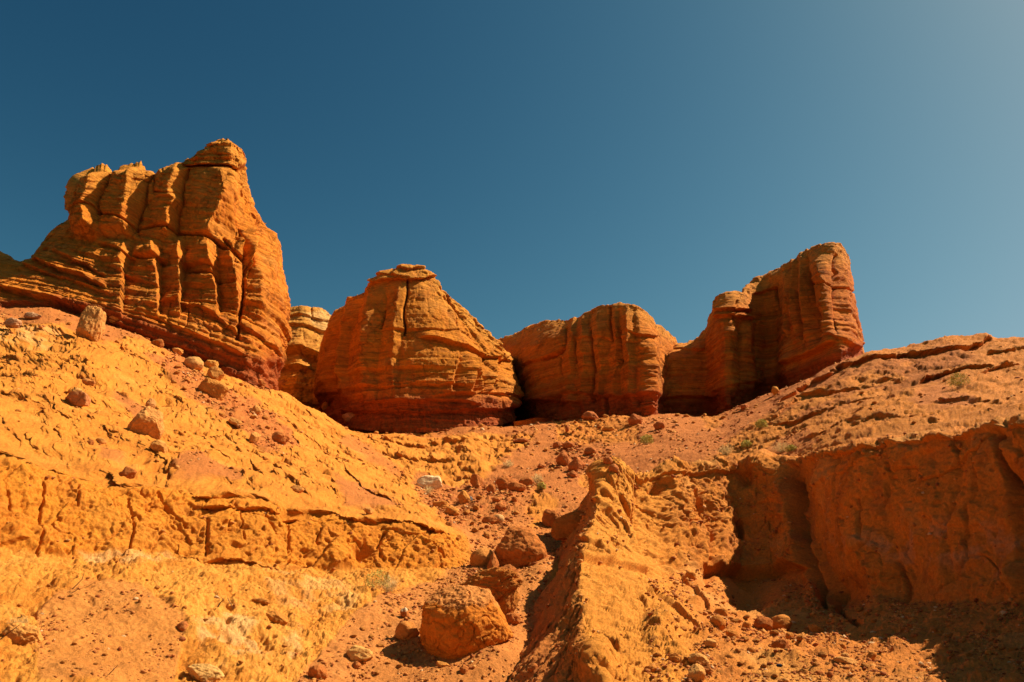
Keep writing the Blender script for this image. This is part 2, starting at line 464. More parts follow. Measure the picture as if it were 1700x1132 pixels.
# mud apron under the left bluff
apron = (1 - sst(VI, .95, 1.05)) * LEFT
n3 = fbm(P * np.array((.8, .8, 1.6)), 5, off=9, gain=.55)
dis += apron * rock * (.26 * n3 + .07 * terrace(fbm(QL * 2.2, 4, off=61), 3, .15))
dis -= apron * rock * .12 * sst(fbm(QL * 1.7, 4, off=13), .33, .42)
# the bluff itself
cl = sst(VI, .97, 1.08) * (1 - sst(VI, 1.93, 2.05)) * LEFT
PC = P * np.array((1.0, 1.0, .55))
f1, f2, cid = worley(PC * .8 + .25 * fbm(P * 1.2, 2)[:, None])
dis += cl * (.12 * (cid / 255. - .5) - .07 * np.exp(-((f2 - f1) / .03) ** 2))
n4 = fbm(P * np.array((.8, .8, .8)), 5, off=15, gain=.48)
dis += cl * (.16 * terrace(n4, 3.5, .12) + .12 * n4 + .02 * terrace(fbm(P * 2.6, 3, off=16), 2.5, .12))
dis -= cl * .06 * sst(fbm(P * 2.1, 3, off=83), .36, .42)
jc = 5 * fbm(P * 1.6, 3, off=22)
for pts, w, dp in (([(72,800),(69,858),(59,905),(58,928)], 2.6, .45), ([(218,820),(219,875),(214,914)], 2.2, .35), ([(262,812),(289,845),(312,876)], 2.4, .35),
                   ([(342,860),(342,881),(344,928)], 2.4, .35), ([(484,838),(484,885),(478,945)], 2.6, .4), ([(12,815),(25,858)], 2.4, .3),
                   ([(440,845),(460,880)], 2.5, .3), ([(395,850),(405,900)], 2, .25), ([(535,870),(530,900)], 2, .3), ([(130,800),(128,840)], 2, .25),
                   ([(640,880),(630,900),(640,925)], 3, .3), ([(700,890),(720,915),(735,925)], 3.5, .35)):
    dis += crack(px + jc, py, pts, w * .62, dp * .7)
disH = disH0 * 1.0
jit = 6 * fbm(P * .75, 3, off=21, gain=.4)
EDGE = [(-400,728),(-60,738),(0,744),(60,768),(110,785),(190,779),(208,797),(250,800),(310,806),(350,822),(440,828),(500,833),(560,843),(600,862),(680,870),(745,886)]
disH += ledge(px, py + jit, EDGE, .30, 12, .22, 6) * (.35 + .9 * sst(fbm(P * .6, 3, off=202), -.25, .25)) * (VI > 1.2) * (VI < 3)
disH += ledge(px, py + jit, [(340,838),(380,845),(440,842),(500,846)], .22, 9, .25, 8, 8)
disH += ledge(px, py + jit, [(300,918),(340,935),(440,948),(480,952),(520,945)], .30, 16, .1, 8, 8)
disH += ledge(px, py + jit, [(-60,905),(0,905),(40,900)], .12, 10, .1, 8, 8)
dis += bump_at(px, py, 602, 908, 16, 14, -.45) + bump_at(px, py, 480, 845, 18, 12, -.3)
# tilted ribs and steps on the left slope, traced
for pts, up, h, dn, h2 in (
   ([(550,760),(590,790),(620,815),(650,835)], .5, 14, .5, 6), ([(440,690),(500,720),(560,745)], .25, 12, .2, 6),
   ([(30,655),(60,668),(75,690)], .25, 10, .4, 7), ([(60,690),(90,715),(115,735)], .2, 10, .35, 8), ([(0,690),(25,715),(45,730)], .2, 10, .35, 7),
   ([(150,690),(175,712),(185,730)], .2, 10, .3, 8), ([(325,715),(350,740),(375,765)], .3, 14, .35, 8), ([(390,735),(420,775),(440,790)], .25, 14, .3, 8),
   ([(250,745),(290,790)], .2, 10, .3, 7), ([(430,760),(470,790),(520,815)], .2, 12, .25, 8), ([(300,640),(340,660),(390,690)], .25, 10, .25, 6)):
    disH += ledge(px, py + jit * .5, pts, up * .75, h * 1.4, dn * .15, h2, 14) * (VI > 1.9)
# basin ledges below the middle butte
for pts, up, dn in (([(640,730),(690,738),(730,737)], .3, .5), ([(740,735),(800,733),(850,728)], .2, .3), ([(600,742),(640,752),(690,763),(760,762)], .25, .4), ([(700,775),(750,772),(790,765)], .15, .2)):
    disH += ledge(px, py + jit * .5, pts, up * 1.6, 8, dn * .8, 5, 12) * rock
# right hillside: slabs dipping towards the gully
for pts, up, h, dn, h2 in (
   ([(1290,668),(1350,635),(1400,612),(1450,598),(1500,592),(1540,588),(1600,578),(1640,565)], .9, 10, .9, 8),
   ([(1290,695),(1320,665),(1380,650),(1420,640)], .5, 12, .6, 9), ([(1290,705),(1340,690),(1400,670),(1460,655)], .4, 10, .5, 8),
   ([(1525,632),(1560,622),(1600,612),(1640,612)], .7, 14, .9, 9), ([(1455,628),(1480,625),(1495,630)], .4, 8, .5, 6),
   ([(1620,630),(1660,610),(1720,605)], .5, 10, .6, 8), ([(1410,700),(1450,690),(1500,685)], .3, 8, .4, 6), ([(1540,665),(1600,660),(1660,665)], .35, 8, .4, 6),
   ([(1330,725),(1370,715),(1400,700)], .3, 8, .35, 6), ([(1480,695),(1520,690),(1560,695)], .25, 8, .35, 6), ([(1640,590),(1680,585),(1720,580)], .5, 10, .5, 8)):
    disH += ledge(px, py + jit * .6, pts, up * 1.1, h * 1.2, dn * .5, h2, 14) * (VI > 1.9)
dis += right * hill * rock * .12 * terrace(fbm(QR * 1.2 + 80, 4), 3, .13)
# scree and rubble
dis += bump_at(px, py, 822, 1100, 58, 34, .42, -.4, 2.5) + bump_at(px, py, 905, 955, 34, 22, .40, -.4, 2.5) + bump_at(px, py, 740, 1118, 30, 12, .12)
dis += scree * (.06 * fbm(P * 1.6, 3, off=44) + .03 * fbm(P * 7, 2, off=4))
rub = poly_mask(wpx, wpy, [(700,835),(720,815),(790,785),(870,790),(860,830),(850,870),(800,880),(740,870)], 14) + poly_mask(wpx, wpy, SCREE[3][0], 8)
rub += poly_mask(wpx, wpy, [(905,770),(940,725),(1000,735),(1030,770),(1000,790),(960,795)], 10) * .8
rub += poly_mask(wpx, wpy, [(925,712),(975,698),(1030,690),(1060,725),(960,735)], 6) * .6
f1, f2, cid = worley(P * 2.6)
dis += np.clip(rub, 0, 1) * (.16 * sst(.55 - f1, 0, .4) * (cid / 255.) + .09 * fbm(P * 3, 3))
hh = sst(VI, 1.9, 2.1)
fine = fbm(P * 3.3, 4, off=2, gain=.6) * (1 - hh) + fbm(PH * 3.0, 4, off=2, gain=.6) * hh
dis += (.05 * rock + .012) * fine + .03 * rock * terrace(fbm(Q * 4.5, 3, off=90), 2.5, .15)
f1, f2, cid2 = worley(PH * 1.7 + 9)
dis += rock * hill * .07 * sst(.42 - f1, 0, .3) * (cid2 > 150)
# crisp grain: small flakes and pits whose size follows the weathering scale of each zone
g1 = fbm(PH * 6.0, 3, off=120, gain=.6); g0 = fbm(P * 9.0, 3, off=130, gain=.6)
dis += rock * (1 - .55 * cl) * ((1 - hh) * (.034 * terrace(g0, 2.2, .10) + .02 * g0) + hh * (.035 * terrace(g1, 2.2, .12) + .02 * g1))
f1, f2, cid3 = worley(P * 4.2 + 3)
dis += rock * (1 - hh) * (1 - cl) * .045 * sst(.42 - f1, 0, .25) * (cid3 > 120)
g2 = fbm(P * 4.5, 2, off=140)
dis -= rock * (1 - hh) * .035 * sst(g2, .25, .4)
near = sst(P[:, 1], 2, 9)
HD = np.array((-.25, -.97, 0)); GA2 = (P + N3 * (dis * near)[:, None] + HD * (disH * near)[:, None]).reshape(GA.shape)
col = mixc(np.broadcast_to(TAN, P.shape), OCH, sst(cl + .3 * fbm(P * .5, 3), .2, .8) * .7)
oc = poly_mask(wpx, wpy, [(225,850),(300,860),(470,850),(470,945),(340,935),(225,900)], 25)
col = mixc(col, np.array((.60, .20, .02)), oc * .6)
hue = fbm(P * .45, 4, off=12)
col = mixc(col, np.array((.74, .33, .06)), sst(hue, .1, .6) * .4 * (1 - .7 * cl) * (1 - .5 * right))
col = mixc(col, RED, sst(-hue, .25, .6) * .30)
col = mixc(col, np.array((.80, .33, .05)), apron * (.25 + .4 * sst(fbm(P * .35, 3, off=401), -.3, .3)))
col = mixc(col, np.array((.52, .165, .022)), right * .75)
col = mixc(col, np.array((.60, .185, .02)), hh * (1 - right) * sst(fbm(P * .9, 4, off=210), -.35, .35) * .75)
col = mixc(col, np.array((.62, .19, .018)), (1 - hh) * sst(fbm(P * 1.1, 5, off=211, gain=.6), .0, .3) * .6)
col = mixc(col, PALE, pale * sst(fbm(P * 1.3, 4, off=33), -.3, .25))
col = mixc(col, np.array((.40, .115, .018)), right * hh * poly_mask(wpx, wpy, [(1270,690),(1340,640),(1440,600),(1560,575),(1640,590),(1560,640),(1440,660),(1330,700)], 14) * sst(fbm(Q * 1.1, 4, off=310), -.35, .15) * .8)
low_g = sst(py, 800, 920)[:, None]
col = mixc(col, (RED * (1 - low_g) + np.array((.60, .205, .042)) * low_g) * (1 + .14 * fbm(P * 2, 3, off=6))[:, None], scree * .94)
col = mixc(col, BRED * 1.15, np.clip(rub, 0, 1) * .30 * sst(cid / 255., .3, .8))
col = col * (1 + .10 * fbm(P * 1.1, 3, off=8))[:, None]
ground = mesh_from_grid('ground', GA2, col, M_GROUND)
tag(ground, 'orange sandstone hillsides and red scree gully below the rock buttes', 'ground', kind='structure')
zreg(GA2)
SCR_A = scree.copy(); RUB_A = np.clip(rub, 0, 1)

# ================================================================== RIGHT BLUFF with its spur
B = [
 [(835,1175,16.0),(870,1085,18.8),(888,1005,23.4),(918,930,29),(970,830,35),(985,812,38)],
 [(885,1160,15.0),(908,1062,18.2),(922,980,22.2),(946,903,27.4),(978,826,31.5),(990,803,35)],
 [(935,1158,14.2),(938,1050,17.4),(942,960,21.0),(965,884,26.2),(986,813,30.6),(1000,795,34)],
 [(1008,1155,13.2),(972,1045,16.2),(962,945,20.0),(985,868,25.2),(998,788,30.4),(1010,786,33.5)],
 [(1060,1155,13.1),(1030,1045,17.0),(1010,945,21.4),(1012,870,26.6),(1022,786,30.8),(1030,784,34)],
 [(1105,1155,13.0),(1085,1045,17.6),(1075,948,23.6),(1055,872,27.2),(1052,783,30.2),(1060,780,34)],
 [(1160,1155,12.9),(1140,1045,18.4),(1105,955,25.8),(1092,872,28.8),(1090,779,30.9),(1095,776,35)],
 [(1220,1155,12.7),(1195,1045,19.3),(1165,955,27.6),(1155,872,30.4),(1150,773,32.1),(1155,770,36)],
 [(1300,1155,12.4),(1265,1045,21.5),(1235,958,29.2),(1228,872,31.8),(1222,768,33.1),(1228,765,36.2)],
 [(1350,1155,12.2),(1315,1048,21.8),(1285,962,29.2),(1282,872,31.4),(1275,757,32.3),(1280,756,35.4)],
 [(1400,1155,12.0),(1360,1050,21.2),(1330,966,28.0),(1328,872,29.6),(1322,757,30.8),(1325,755,34)],
 [(1500,1155,11.5),(1465,1060,18.8),(1430,985,23.4),(1420,880,24.4),(1408,739,25.2),(1410,737,28.6)],
 [(1600,1155,11.0),(1570,1065,16.8),(1550,1000,20.6),(1540,880,21.6),(1528,719,22.4),(1530,718,25.8)],
 [(1720,1155,10.5),(1695,1075,14.6),(1675,1005,18.2),(1665,880,19.1),(1652,704,19.8),(1655,703,23)],
 [(1800,1155,10.3),(1785,1075,13.6),(1775,1005,16.2),(1768,880,17.0),(1755,688,17.7),(1758,687,21)],
 [(7.8,8,.9,0),(9.0,10.5,1.2,0),(9.8,13,1.8,0),(10.3,13.6,4.0,0),(11.0,14.2,6.9,0),(14,15,7.2,0)],
 [(7.3,4,.6,0),(8.4,5.5,.8,0),(9.2,7,1.2,0),(9.8,7.5,4,0),(10.4,8,6.9,0),(13.5,8.5,7.2,0)],
 [(7,-3,.3,0),(8.2,-2,.5,0),(9,-1,.9,0),(9.7,-.7,4,0),(10.4,-.4,6.8,0),(13,-.4,7.2,0)],
]
B2 = []
for c in B:
    wx, wy, wz = c[0][:3] if len(c[0]) == 4 else W(*c[0]); k = c[-1][:3] if len(c[-1]) == 4 else W(*c[-1])
    B2.append([w_(wx * (1.4 if wy > 9 else .8), -14, -0.35), w_(wx * (1.1 if wy > 9 else .9), min(3.0, wy - 3), 0.2)] + c + [w_(k[0], k[1] + 2.5, k[2] - 2.5)])
GB, vB, uB = loft(B2, step=1.45, sm=4, nvo={0: 4, 1: 50, 6: 14, 7: 4}, nuo={13: 60, 14: 60, 15: 40, 16: 20})
print('bluff grid', GB.shape)
NB = grid_normals(GB)
P = GB.reshape(-1, 3); N3 = NB.reshape(-1, 3)
px, py, fd = PROJ(P)
VI = np.repeat(vB, GB.shape[1]) - 2
UI = np.tile(uB, GB.shape[0])
wallw = sst(VI, 1.9, 2.3) * (1 - sst(VI, 3.95, 4.1)) * sst(UI, 5, 6.5)
foot = 1 - sst(VI, 1.8, 2.2)
spur = (1 - sst(UI, 5, 6.5)) * sst(VI, .0, .4)
lflank = 1 - sst(UI, 2.7, 3.1)
dis = (.10 + .18 * wallw) * fbm(P * .3, 3, off=4)
# wall: rounded buttresses between traced joints
dis += facet(px, py, [
    ([(1040,780),(1050,870),(1075,945)], -.1), ([(1062,785),(1065,870),(1090,960)], -.75), ([(1105,785),(1115,860),(1120,955)], .35), ([(1140,785),(1160,850),(1172,900),(1165,960)], .25),
    ([(1142,775),(1150,800),(1162,850),(1176,905),(1172,960)], -.15), ([(1190,770),(1200,850),(1190,950)], .3),
    ([(1216,775),(1214,800),(1222,860),(1230,960)], -.15), ([(1245,765),(1262,850),(1270,950)], .3), ([(1298,760),(1300,800),(1318,870),(1345,950)], .5),
    ([(1308,760),(1312,800),(1332,870),(1372,965)], -.8), ([(1360,740),(1400,850),(1450,960)], .35), ([(1440,740),(1470,850),(1500,980)], -.2), ([(1520,720),(1550,850),(1580,980)], .4),
    ([(1640,705),(1675,800),(1690,900)], -.1), ([(1655,705),(1664,760),(1680,800),(1700,850)], -.8), ([(1690,700),(1720,800),(1750,900)], .3), ([(1900,700),(1950,900)], .0)], 775, 1000, 22) * sst(VI, 1.7, 2.1) * .55
nw = fbm(P * np.array((.7, .7, .6)), 5, off=25, gain=.42)
dis += wallw * (.14 * terrace(nw, 3.0, .12) + .12 * nw)
lump = fbm(P * 1.9, 4, off=66, gain=.55)
litbit = 1 - sst(px, 1160, 1240)
dis += wallw * (.05 + .08 * litbit) * np.abs(lump) * 2.0
dis -= wallw * .06 * sst(fbm(P * 1.4, 3, off=36), .36, .44)
f1, f2, cid = worley(P * np.array((.55, .55, .3)) + .3 * fbm(P * .9, 2)[:, None], 3)
dis += wallw * (.10 * (cid / 255. - .5) * sst(f2 - f1, 0, .08) - .13 * np.exp(-((f2 - f1) / .03) ** 2))
dis += wallw * .05 * layers(P[:, 2] + .1 * P[:, 0] + .4 * fbm(P * .5, 2), 1.7, 301, .12) * sst(fbm(P * .4, 2, off=302), -.3, .2)
dis += wallw * .05 * terrace(fbm(P * 3.1, 3, off=3), 2.4, .15)
for pts, w, dp in (([(1658,715),(1664,760),(1676,790),(1700,820)], 3, .6), ([(1312,790),(1318,850),(1335,900),(1352,960),(1365,1000)], 3.5, .6), ([(1395,850),(1405,890)], 2.5, .4),
                   ([(1148,800),(1160,850),(1177,900)], 3, .4), ([(1053,830),(1052,870)], 2.5, .35), ([(1228,868),(1231,895)], 3.5, .55), ([(1372,970),(1395,1010),(1425,1035)], 4, .5),
                   ([(1030,830),(1062,880),(1085,945)], 3, .55), ([(1430,830),(1440,900)], 2, .2), ([(1485,930),(1500,990)], 3, .25)):
    dis += crack(px, py, pts, w, dp)
jit = 5 * fbm(P * .8, 3, off=21, gain=.4)
# flat parting above the hollow, edge blocks
dis += ledge(px, py + jit * .6, [(1165,941),(1200,945),(1290,947),(1340,942)], .15, 18, .55, 16, 8)
dis += bump_at(px, py, 1245, 985, 34, 26, -.45, p=3) + bump_at(px, py, 1400, 985, 40, 30, -.35, p=3)
dis += ledge(px, py + jit, [(990,800),(1060,795),(1140,790),(1210,785),(1260,778)], .16, 10, .12, 8) * sst(VI, 3, 3.4)
dis += ledge(px, py + jit, [(1380,752),(1430,742),(1500,735),(1560,728),(1600,720),(1720,712)], .12, 8, .08, 8) * sst(VI, 3, 3.4)
edgew = sst(VI, 3.75, 3.95)
f1, f2, cid = worley(P * 1.7, 8)
dis += edgew * (.16 * (cid / 255. - .45) * sst(f2 - f1, 0, .12))
dis += sst(UI, 2, 3) * (1 - sst(UI, 6, 7)) * sst(VI, 3.3, 3.7) * .22 * terrace(fbm(P * 1.3, 4, off=17), 3, .15)
# hoodoo-like caps on the bluff edge
dis += bump_at(px, py, 1018, 800, 34, 22, .55, p=3) + bump_at(px, py, 1268, 775, 18, 22, .4, p=3) - bump_at(px, py, 1238, 790, 10, 16, .6) - bump_at(px, py, 1093, 808, 9, 9, .6)
# spur: streaks running down its sunny side, worn flank on the other
QS = aniso(P, (.75, .2, -.9), .30)
sp = spur * (1 - lflank)
dis += sp * (.09 * terrace(fbm(QS * 1.2, 4, off=14), 3, .12) + .08 * terrace(fbm(QS * 2.6, 4, off=24, gain=.6), 2.6, .15))
dis -= sp * .20 * sst(fbm(QS * 2.0, 3, off=29), .3, .4)
QF = aniso(P, (.5, .6, .9), .25)
dis += spur * lflank * (.20 * fbm(QF * 1.3, 4, off=45) - .10 * sst(np.abs(fbm(QF * 1.8, 3, off=46)) * -1, -.05, 0))
for pts, up, h, dn, h2 in (
   ([(965,925),(1000,930),(1040,940),(1085,946)], .30, 20, .25, 10), ([(965,895),(990,905),(1010,925)], .2, 10, .25, 8), ([(1000,845),(1030,860),(1050,890)], .2, 14, .2, 6),
   ([(980,1055),(1005,1062),(1030,1080)], .15, 12, .15, 12), ([(1060,990),(1075,1010)], .2, 8, .2, 8), ([(985,830),(1010,850),(1030,880)], .2, 8, .15, 6)):
    dis += ledge(px, py + jit, pts, up * .5, h, dn * .5, h2, 6) * spur
dis += bump_at(px, py, 990, 1100, 30, 30, .3, p=3)
dis += bump_at(px, py, 1092, 1040, 26, 12, .28, .4, 3) + bump_at(px, py, 1085, 1056, 20, 9, .18, .2, 3)
dis += ledge(px, py + jit, [(1085,975),(1115,1000),(1150,1030),(1165,1050)], .12, 12, .1, 8, 6) * foot
dis += ledge(px, py + jit, [(1130,960),(1160,985),(1180,1010)], .12, 14, .1, 8, 6)
# boulder-strewn foot slope
f1, f2, cid = worley(P * np.array((1.5, 1.5, 1.5)) + 5)
stony = poly_mask(px, py, [(1120,960),(1180,985),(1300,1010),(1500,1060),(1720,1080),(1720,1160),(1380,1160),(1300,1110),(1200,1120),(1080,1150),(1060,1060)], 30)
fsl = foot * sst(px, 1040, 1110)
dis += fsl * stony * .13 * sst(.45 - f1, 0, .35) * (cid > 90)
f1, f2, cid = worley(P * 4.1 + 2)
dis += fsl * .04 * sst(.45 - f1, 0, .3) * (cid > 110)
dis += fsl * (.10 * fbm(P * 1.1, 4, off=72) + .05 * terrace(fbm(P * 2.6, 4, off=75), 3, .15))
dis += .04 * fbm(P * 4.2, 4, off=2, gain=.6)
g0 = fbm(P * 8.0, 3, off=130, gain=.6)
dis += (.018 * terrace(g0, 2.2, .12) + .012 * g0) * (1 - .4 * wallw)
g2 = fbm(QS * 5.0, 3, off=141)
dis += sp * .06 * terrace(g2, 2.4, .12)
q5 = fbm(aniso(P, (.75, .2, -.9), .22) * 3.2, 3, off=150)
dis -= sp * .09 * np.exp(-(q5 / .035) ** 2) * sst(fbm(P * .8, 2, off=151), -.1, .2)
near = sst(P[:, 1], 2, 9)
GB2 = (P + N3 * (dis * near)[:, None]).reshape(GB.shape)
col = mixc(np.broadcast_to(np.array((.64, .205, .030)), P.shape), np.array((.62, .20, .024)), wallw)
hue = fbm(P * .5, 4, off=52)
col = mixc(col, np.array((.66, .30, .07)), sst(hue, .05, .55) * .5)
col = mixc(col, RED * .9, sst(-hue, .2, .6) * .35)
col = mixc(col, np.array((.40, .12, .025)), wallw * sst(fbm(np.stack([P[:, 0] * 1.6, P[:, 1] * 1.6, P[:, 2] * .25], 1), 4, off=303), .05, .45) * .5)
flo = poly_mask(px, py, [(1380,900),(1600,870),(1720,880),(1720,960),(1500,935)], 25)
col = mixc(col, np.array((.55, .30, .16)), flo * .35 * sst(fbm(P * 1.2, 4, off=19), 0, .4))
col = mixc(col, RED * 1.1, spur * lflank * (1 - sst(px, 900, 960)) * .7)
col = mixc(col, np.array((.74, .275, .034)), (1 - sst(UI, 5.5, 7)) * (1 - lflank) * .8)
col = mixc(col, np.array((.70, .32, .06)), poly_mask(px, py, [(1230,1150),(1260,1080),(1350,1110),(1380,1150)], 20) * .5)
col = col * (1 + .12 * fbm(P * 1.3, 3, off=8))[:, None]
bluff = mesh_from_grid('hillside', GB2, col, M_GROUND)
tag(bluff, 'orange bluff wall and spur with stony foot slope at lower right', 'hillside', kind='structure')
zreg(GB2)
FSL_B = fsl.copy()
# ================================================================== BUTTES
BM = {}
def butte(name, cols, label, bed, feats, T=8, drop=3, step=1.3, sm=3, amp=1.0, colr=None, joints=1.0, seed=1, beds=1.0, nuo={}, rough=1.0, basew=(.9, .5), tilt=0.0):
    G, vs, us = loft(cols, step=step, sm=sm, back=(T, drop), nuo=nuo)
    N = grid_normals(G)
    P = G.reshape(-1, 3); N3 = N.reshape(-1, 3)
    px, py, fd = PROJ(P)
    K = len(cols[0]); VI = np.repeat(vs, G.shape[1]) / (K - 1.0)      # 0 foot .. 1 rim
    UI = np.tile(us, G.shape[0])
    warp = fbm(P * .10, 2, off=seed)
    b = P[:, 2] + bed(P, px, py) + .25 * warp
    patch = sst(fbm(P * .25, 3, off=seed + 7), -.45, .35)
    low = 1 - sst(VI, .35, .75)
    dis = .40 * amp * fbm(P * .13, 2, off=seed)
    # beds of uneven hardness, thin ones near the foot
    dis += beds * amp * (.05 + .17 * low) * layers(b, .95, seed, .12) * (.5 + .5 * patch)
    dis += beds * amp * (.04 + .11 * low) * layers(b, 2.3, seed + 1, .12) * (.4 + .6 * patch)
    dis += beds * amp * (.05 + .08 * low) * layers(b, 5.1, seed + 2, .14)
    # vertical joints: sharp clefts between rounded ribs
    q = np.stack([P[:, 0] * .42 + .12 * P[:, 1], P[:, 1] * .25, P[:, 2] * .07], 1)
    n = fbm(q + .12 * fbm(P * .35, 2)[:, None], 2, off=seed + 11)
    dis += joints * amp * (.55 * np.sqrt(np.abs(n) + .001) - .35 * np.exp(-(n / .025) ** 2)) * (.45 + .55 * patch)
    n = fbm(q * 2.6 + .2, 2, off=seed + 23)
    dis += joints * amp * (.16 * np.sqrt(np.abs(n) + .001) - .10 * np.exp(-(n / .03) ** 2)) * (1 - .3 * low)
    m = fbm(P * .8, 5, off=seed + 31, gain=.55)
    dis += rough * amp * (.10 * m + .16 * terrace(m, 3.2, .10))
    m2 = fbm(P * 2.2, 4, off=seed + 37, gain=.6)
    dis += rough * amp * (.05 * m2 + .05 * terrace(m2, 2.5, .15))
    dis -= rough * amp * .12 * sst(fbm(P * 1.3, 3, off=seed + 3), .32, .42)
    dis += feats(P, px, py, VI, UI)
    # crumbly rim
    rim = sst(VI, .88, .97) * (1 - sst(VI, 1.25, 1.4))
    f1, f2, cid = worley(P * 1.1, seed)
    dis += rim * (.30 * (cid / 255. - .5) * sst(f2 - f1, 0, .12))
    # crumbling red mudstone under the beds
    foot_ = 1 - sst(VI + .03 * fbm(P * .5, 2, off=2), basew[1] * .18, basew[1] * .32)
    dis -= foot_ * basew[0]
    dis += foot_ * .35 * np.abs(fbm(P * np.array((1.6, 1.6, .5)), 3, off=seed + 5))
    dis = np.where(VI > 1.6, dis * .3, dis)
    D3 = N3.copy(); D3[:, 2] *= .2; D3[:, 0] *= np.where(px < 430, .15 + .85 * sst(px, 120, 260), 1) * np.where(px < 500, 1 - .35 * sst(px, 385, 425), 1)
    D3 = np.where((VI < 1.1)[:, None], D3, N3)
    G2 = (P + D3 * dis[:, None]); G2[:, 2] += sst(VI, .93, .99) * (1 - sst(VI, 1.3, 1.5)) * (.15 * layers(P[:, 0] + .6 * P[:, 1], 1.1, seed + 70, .15) + .10 * layers(P[:, 0] - .5 * P[:, 1], 2.7, seed + 71, .15))
    tt = sst(VI, .78, .92) * (1 - sst(VI, 1.02, 1.2)); zz = CAMZ + (P[:, 2] - CAMZ) / P[:, 1] * G2[:, 1]
    G2[:, 2] += tt * (zz - P[:, 2])
    G2 = G2.reshape(G.shape)
    c0 = BUT if colr is None else np.array(colr)
    col = np.broadcast_to(c0, P.shape)
    lb = layers(b, 1.4, seed + 40, .3) * .5 + layers(b, 4.3, seed + 41, .3) * .3
    col = col * (1 + .22 * lb * (.4 + low))[:, None]
    hue = fbm(P * .3, 4, off=seed + 9)
    col = mixc(col, np.array((.64, .25, .04)), sst(hue, .1, .5) * .45)
    col = mixc(col, BRED * 1.5, low * sst(layers(b, 1.9, seed + 44, .3), .0, .8) * .28)
    foot2 = 1 - sst(VI + .03 * fbm(P * .5, 2, off=2), basew[1] * .24, basew[1] * .42)
    col = mixc(col, BRED * 1.05, foot2 * .85)
    rimc = sst(VI, .80, .93)
    col = mixc(col, np.array((.72, .30, .04)), rimc * .5)
    st = sst(fbm(np.stack([P[:, 0] * 1.3, P[:, 1] * 1.3, P[:, 2] * .12], 1), 3, off=seed + 60), .1, .5)
    col = mixc(col, BRED * 1.6, st * .2)
    col = feats.col(P, px, py, VI, col) if hasattr(feats, 'col') else col
    if tilt not in BM: BM[tilt] = rock_mat('banded_sandstone', 2.2, 9.0, 0.95, 0.15, 0.26, band=tilt, vs=.9, va=.6)
    ob = mesh_from_grid(name, G2, col, BM[tilt])
    tag(ob, label, 'butte')
    zreg(G2)
    print(name, G.shape)
    return ob

# ---- tall tower at the left
LT_COLS = [
 [(-420,470,49),(-420,440,51),(-420,400,53),(-420,370,55),(-420,330,58)],
 [(-160,485,49.5),(-160,460,51),(-160,430,53),(-160,405,55),(-160,380,58)],
 [(-40,503,50),(-40,485,51.2),(-40,460,52.6),(-40,430,54.5),(-40,398,57)],
 [(0,508,50),(0,490,51),(0,467,52.4),(0,445,54.2),(0,419,56.5)],
 [(30,508,49.8),(30,490,50.8),(30,468,52),(32,450,53.8),(34,430,56)],
 [(62,510,49.5),(64,488,50.5),(66,460,51.8),(63,440,53.6),(57,428,56)],
 [(90,513,49.2),(92,486,50.3),(95,450,51.9),(90,415,54),(83,386,56)],
 [(122,521,49),(124,488,50),(125,445,51.8),(122,400,54),(116,359,56)],
 [(134,526,48.9),(136,490,49.9),(137,445,51.6),(131,385,54),(127,345,55.5)],
 [(150,530,48.8),(150,492,49.8),(150,440,51.6),(146,370,54),(150,291,55.5)],
 [(205,553,48.5),(204,505,49.5),(203,440,51.3),(202,375,53.2),(205,281,54.6)],
 [(260,578,48.2),(259,520,49.2),(258,455,50.8),(256,380,52.6),(264,281,54)],
 [(305,595,48),(304,535,49),(303,465,50.5),(300,390,52.1),(300,265,53.4)],
 [(345,608,47.8),(344,548,48.7),(342,475,50.1),(340,390,51.6),(345,238,53)],
 [(385,622,47.8),(382,560,48.6),(378,485,49.9),(370,390,51.4),(363,223,52.8)],
 [(415,632,48.6),(413,570,49.4),(410,490,50.6),(393,375,52),(380,224,53)],
 [(440,640,50.5),(440,570,51.2),(438,490,52.3),(411,365,53.6),(401,236,54.2)],
 [(458,646,54),(466,570,54.6),(468,490,55.4),(417,350,56.2),(412,250,56.4)],
 [(462,650,58),(476,565,58.5),(480,490,59),(462,405,59.5),(428,366,60)],
 [(450,650,64),(470,560,64),(476,490,64),(455,400,64),(418,366,64)],
]
LT_COLS = [[(x, y, d + float(np.interp(c[0][0], [-40, 150, 305, 345, 385, 415, 440, 458, 470], [-2.0, -.2, 1.4, 1.9, 2.4, 2.0, 1.4, .5, 0])) + (0, .3, .8, .8, .3)[k]) for k, (x, y, d) in enumerate(c)] for c in LT_COLS]
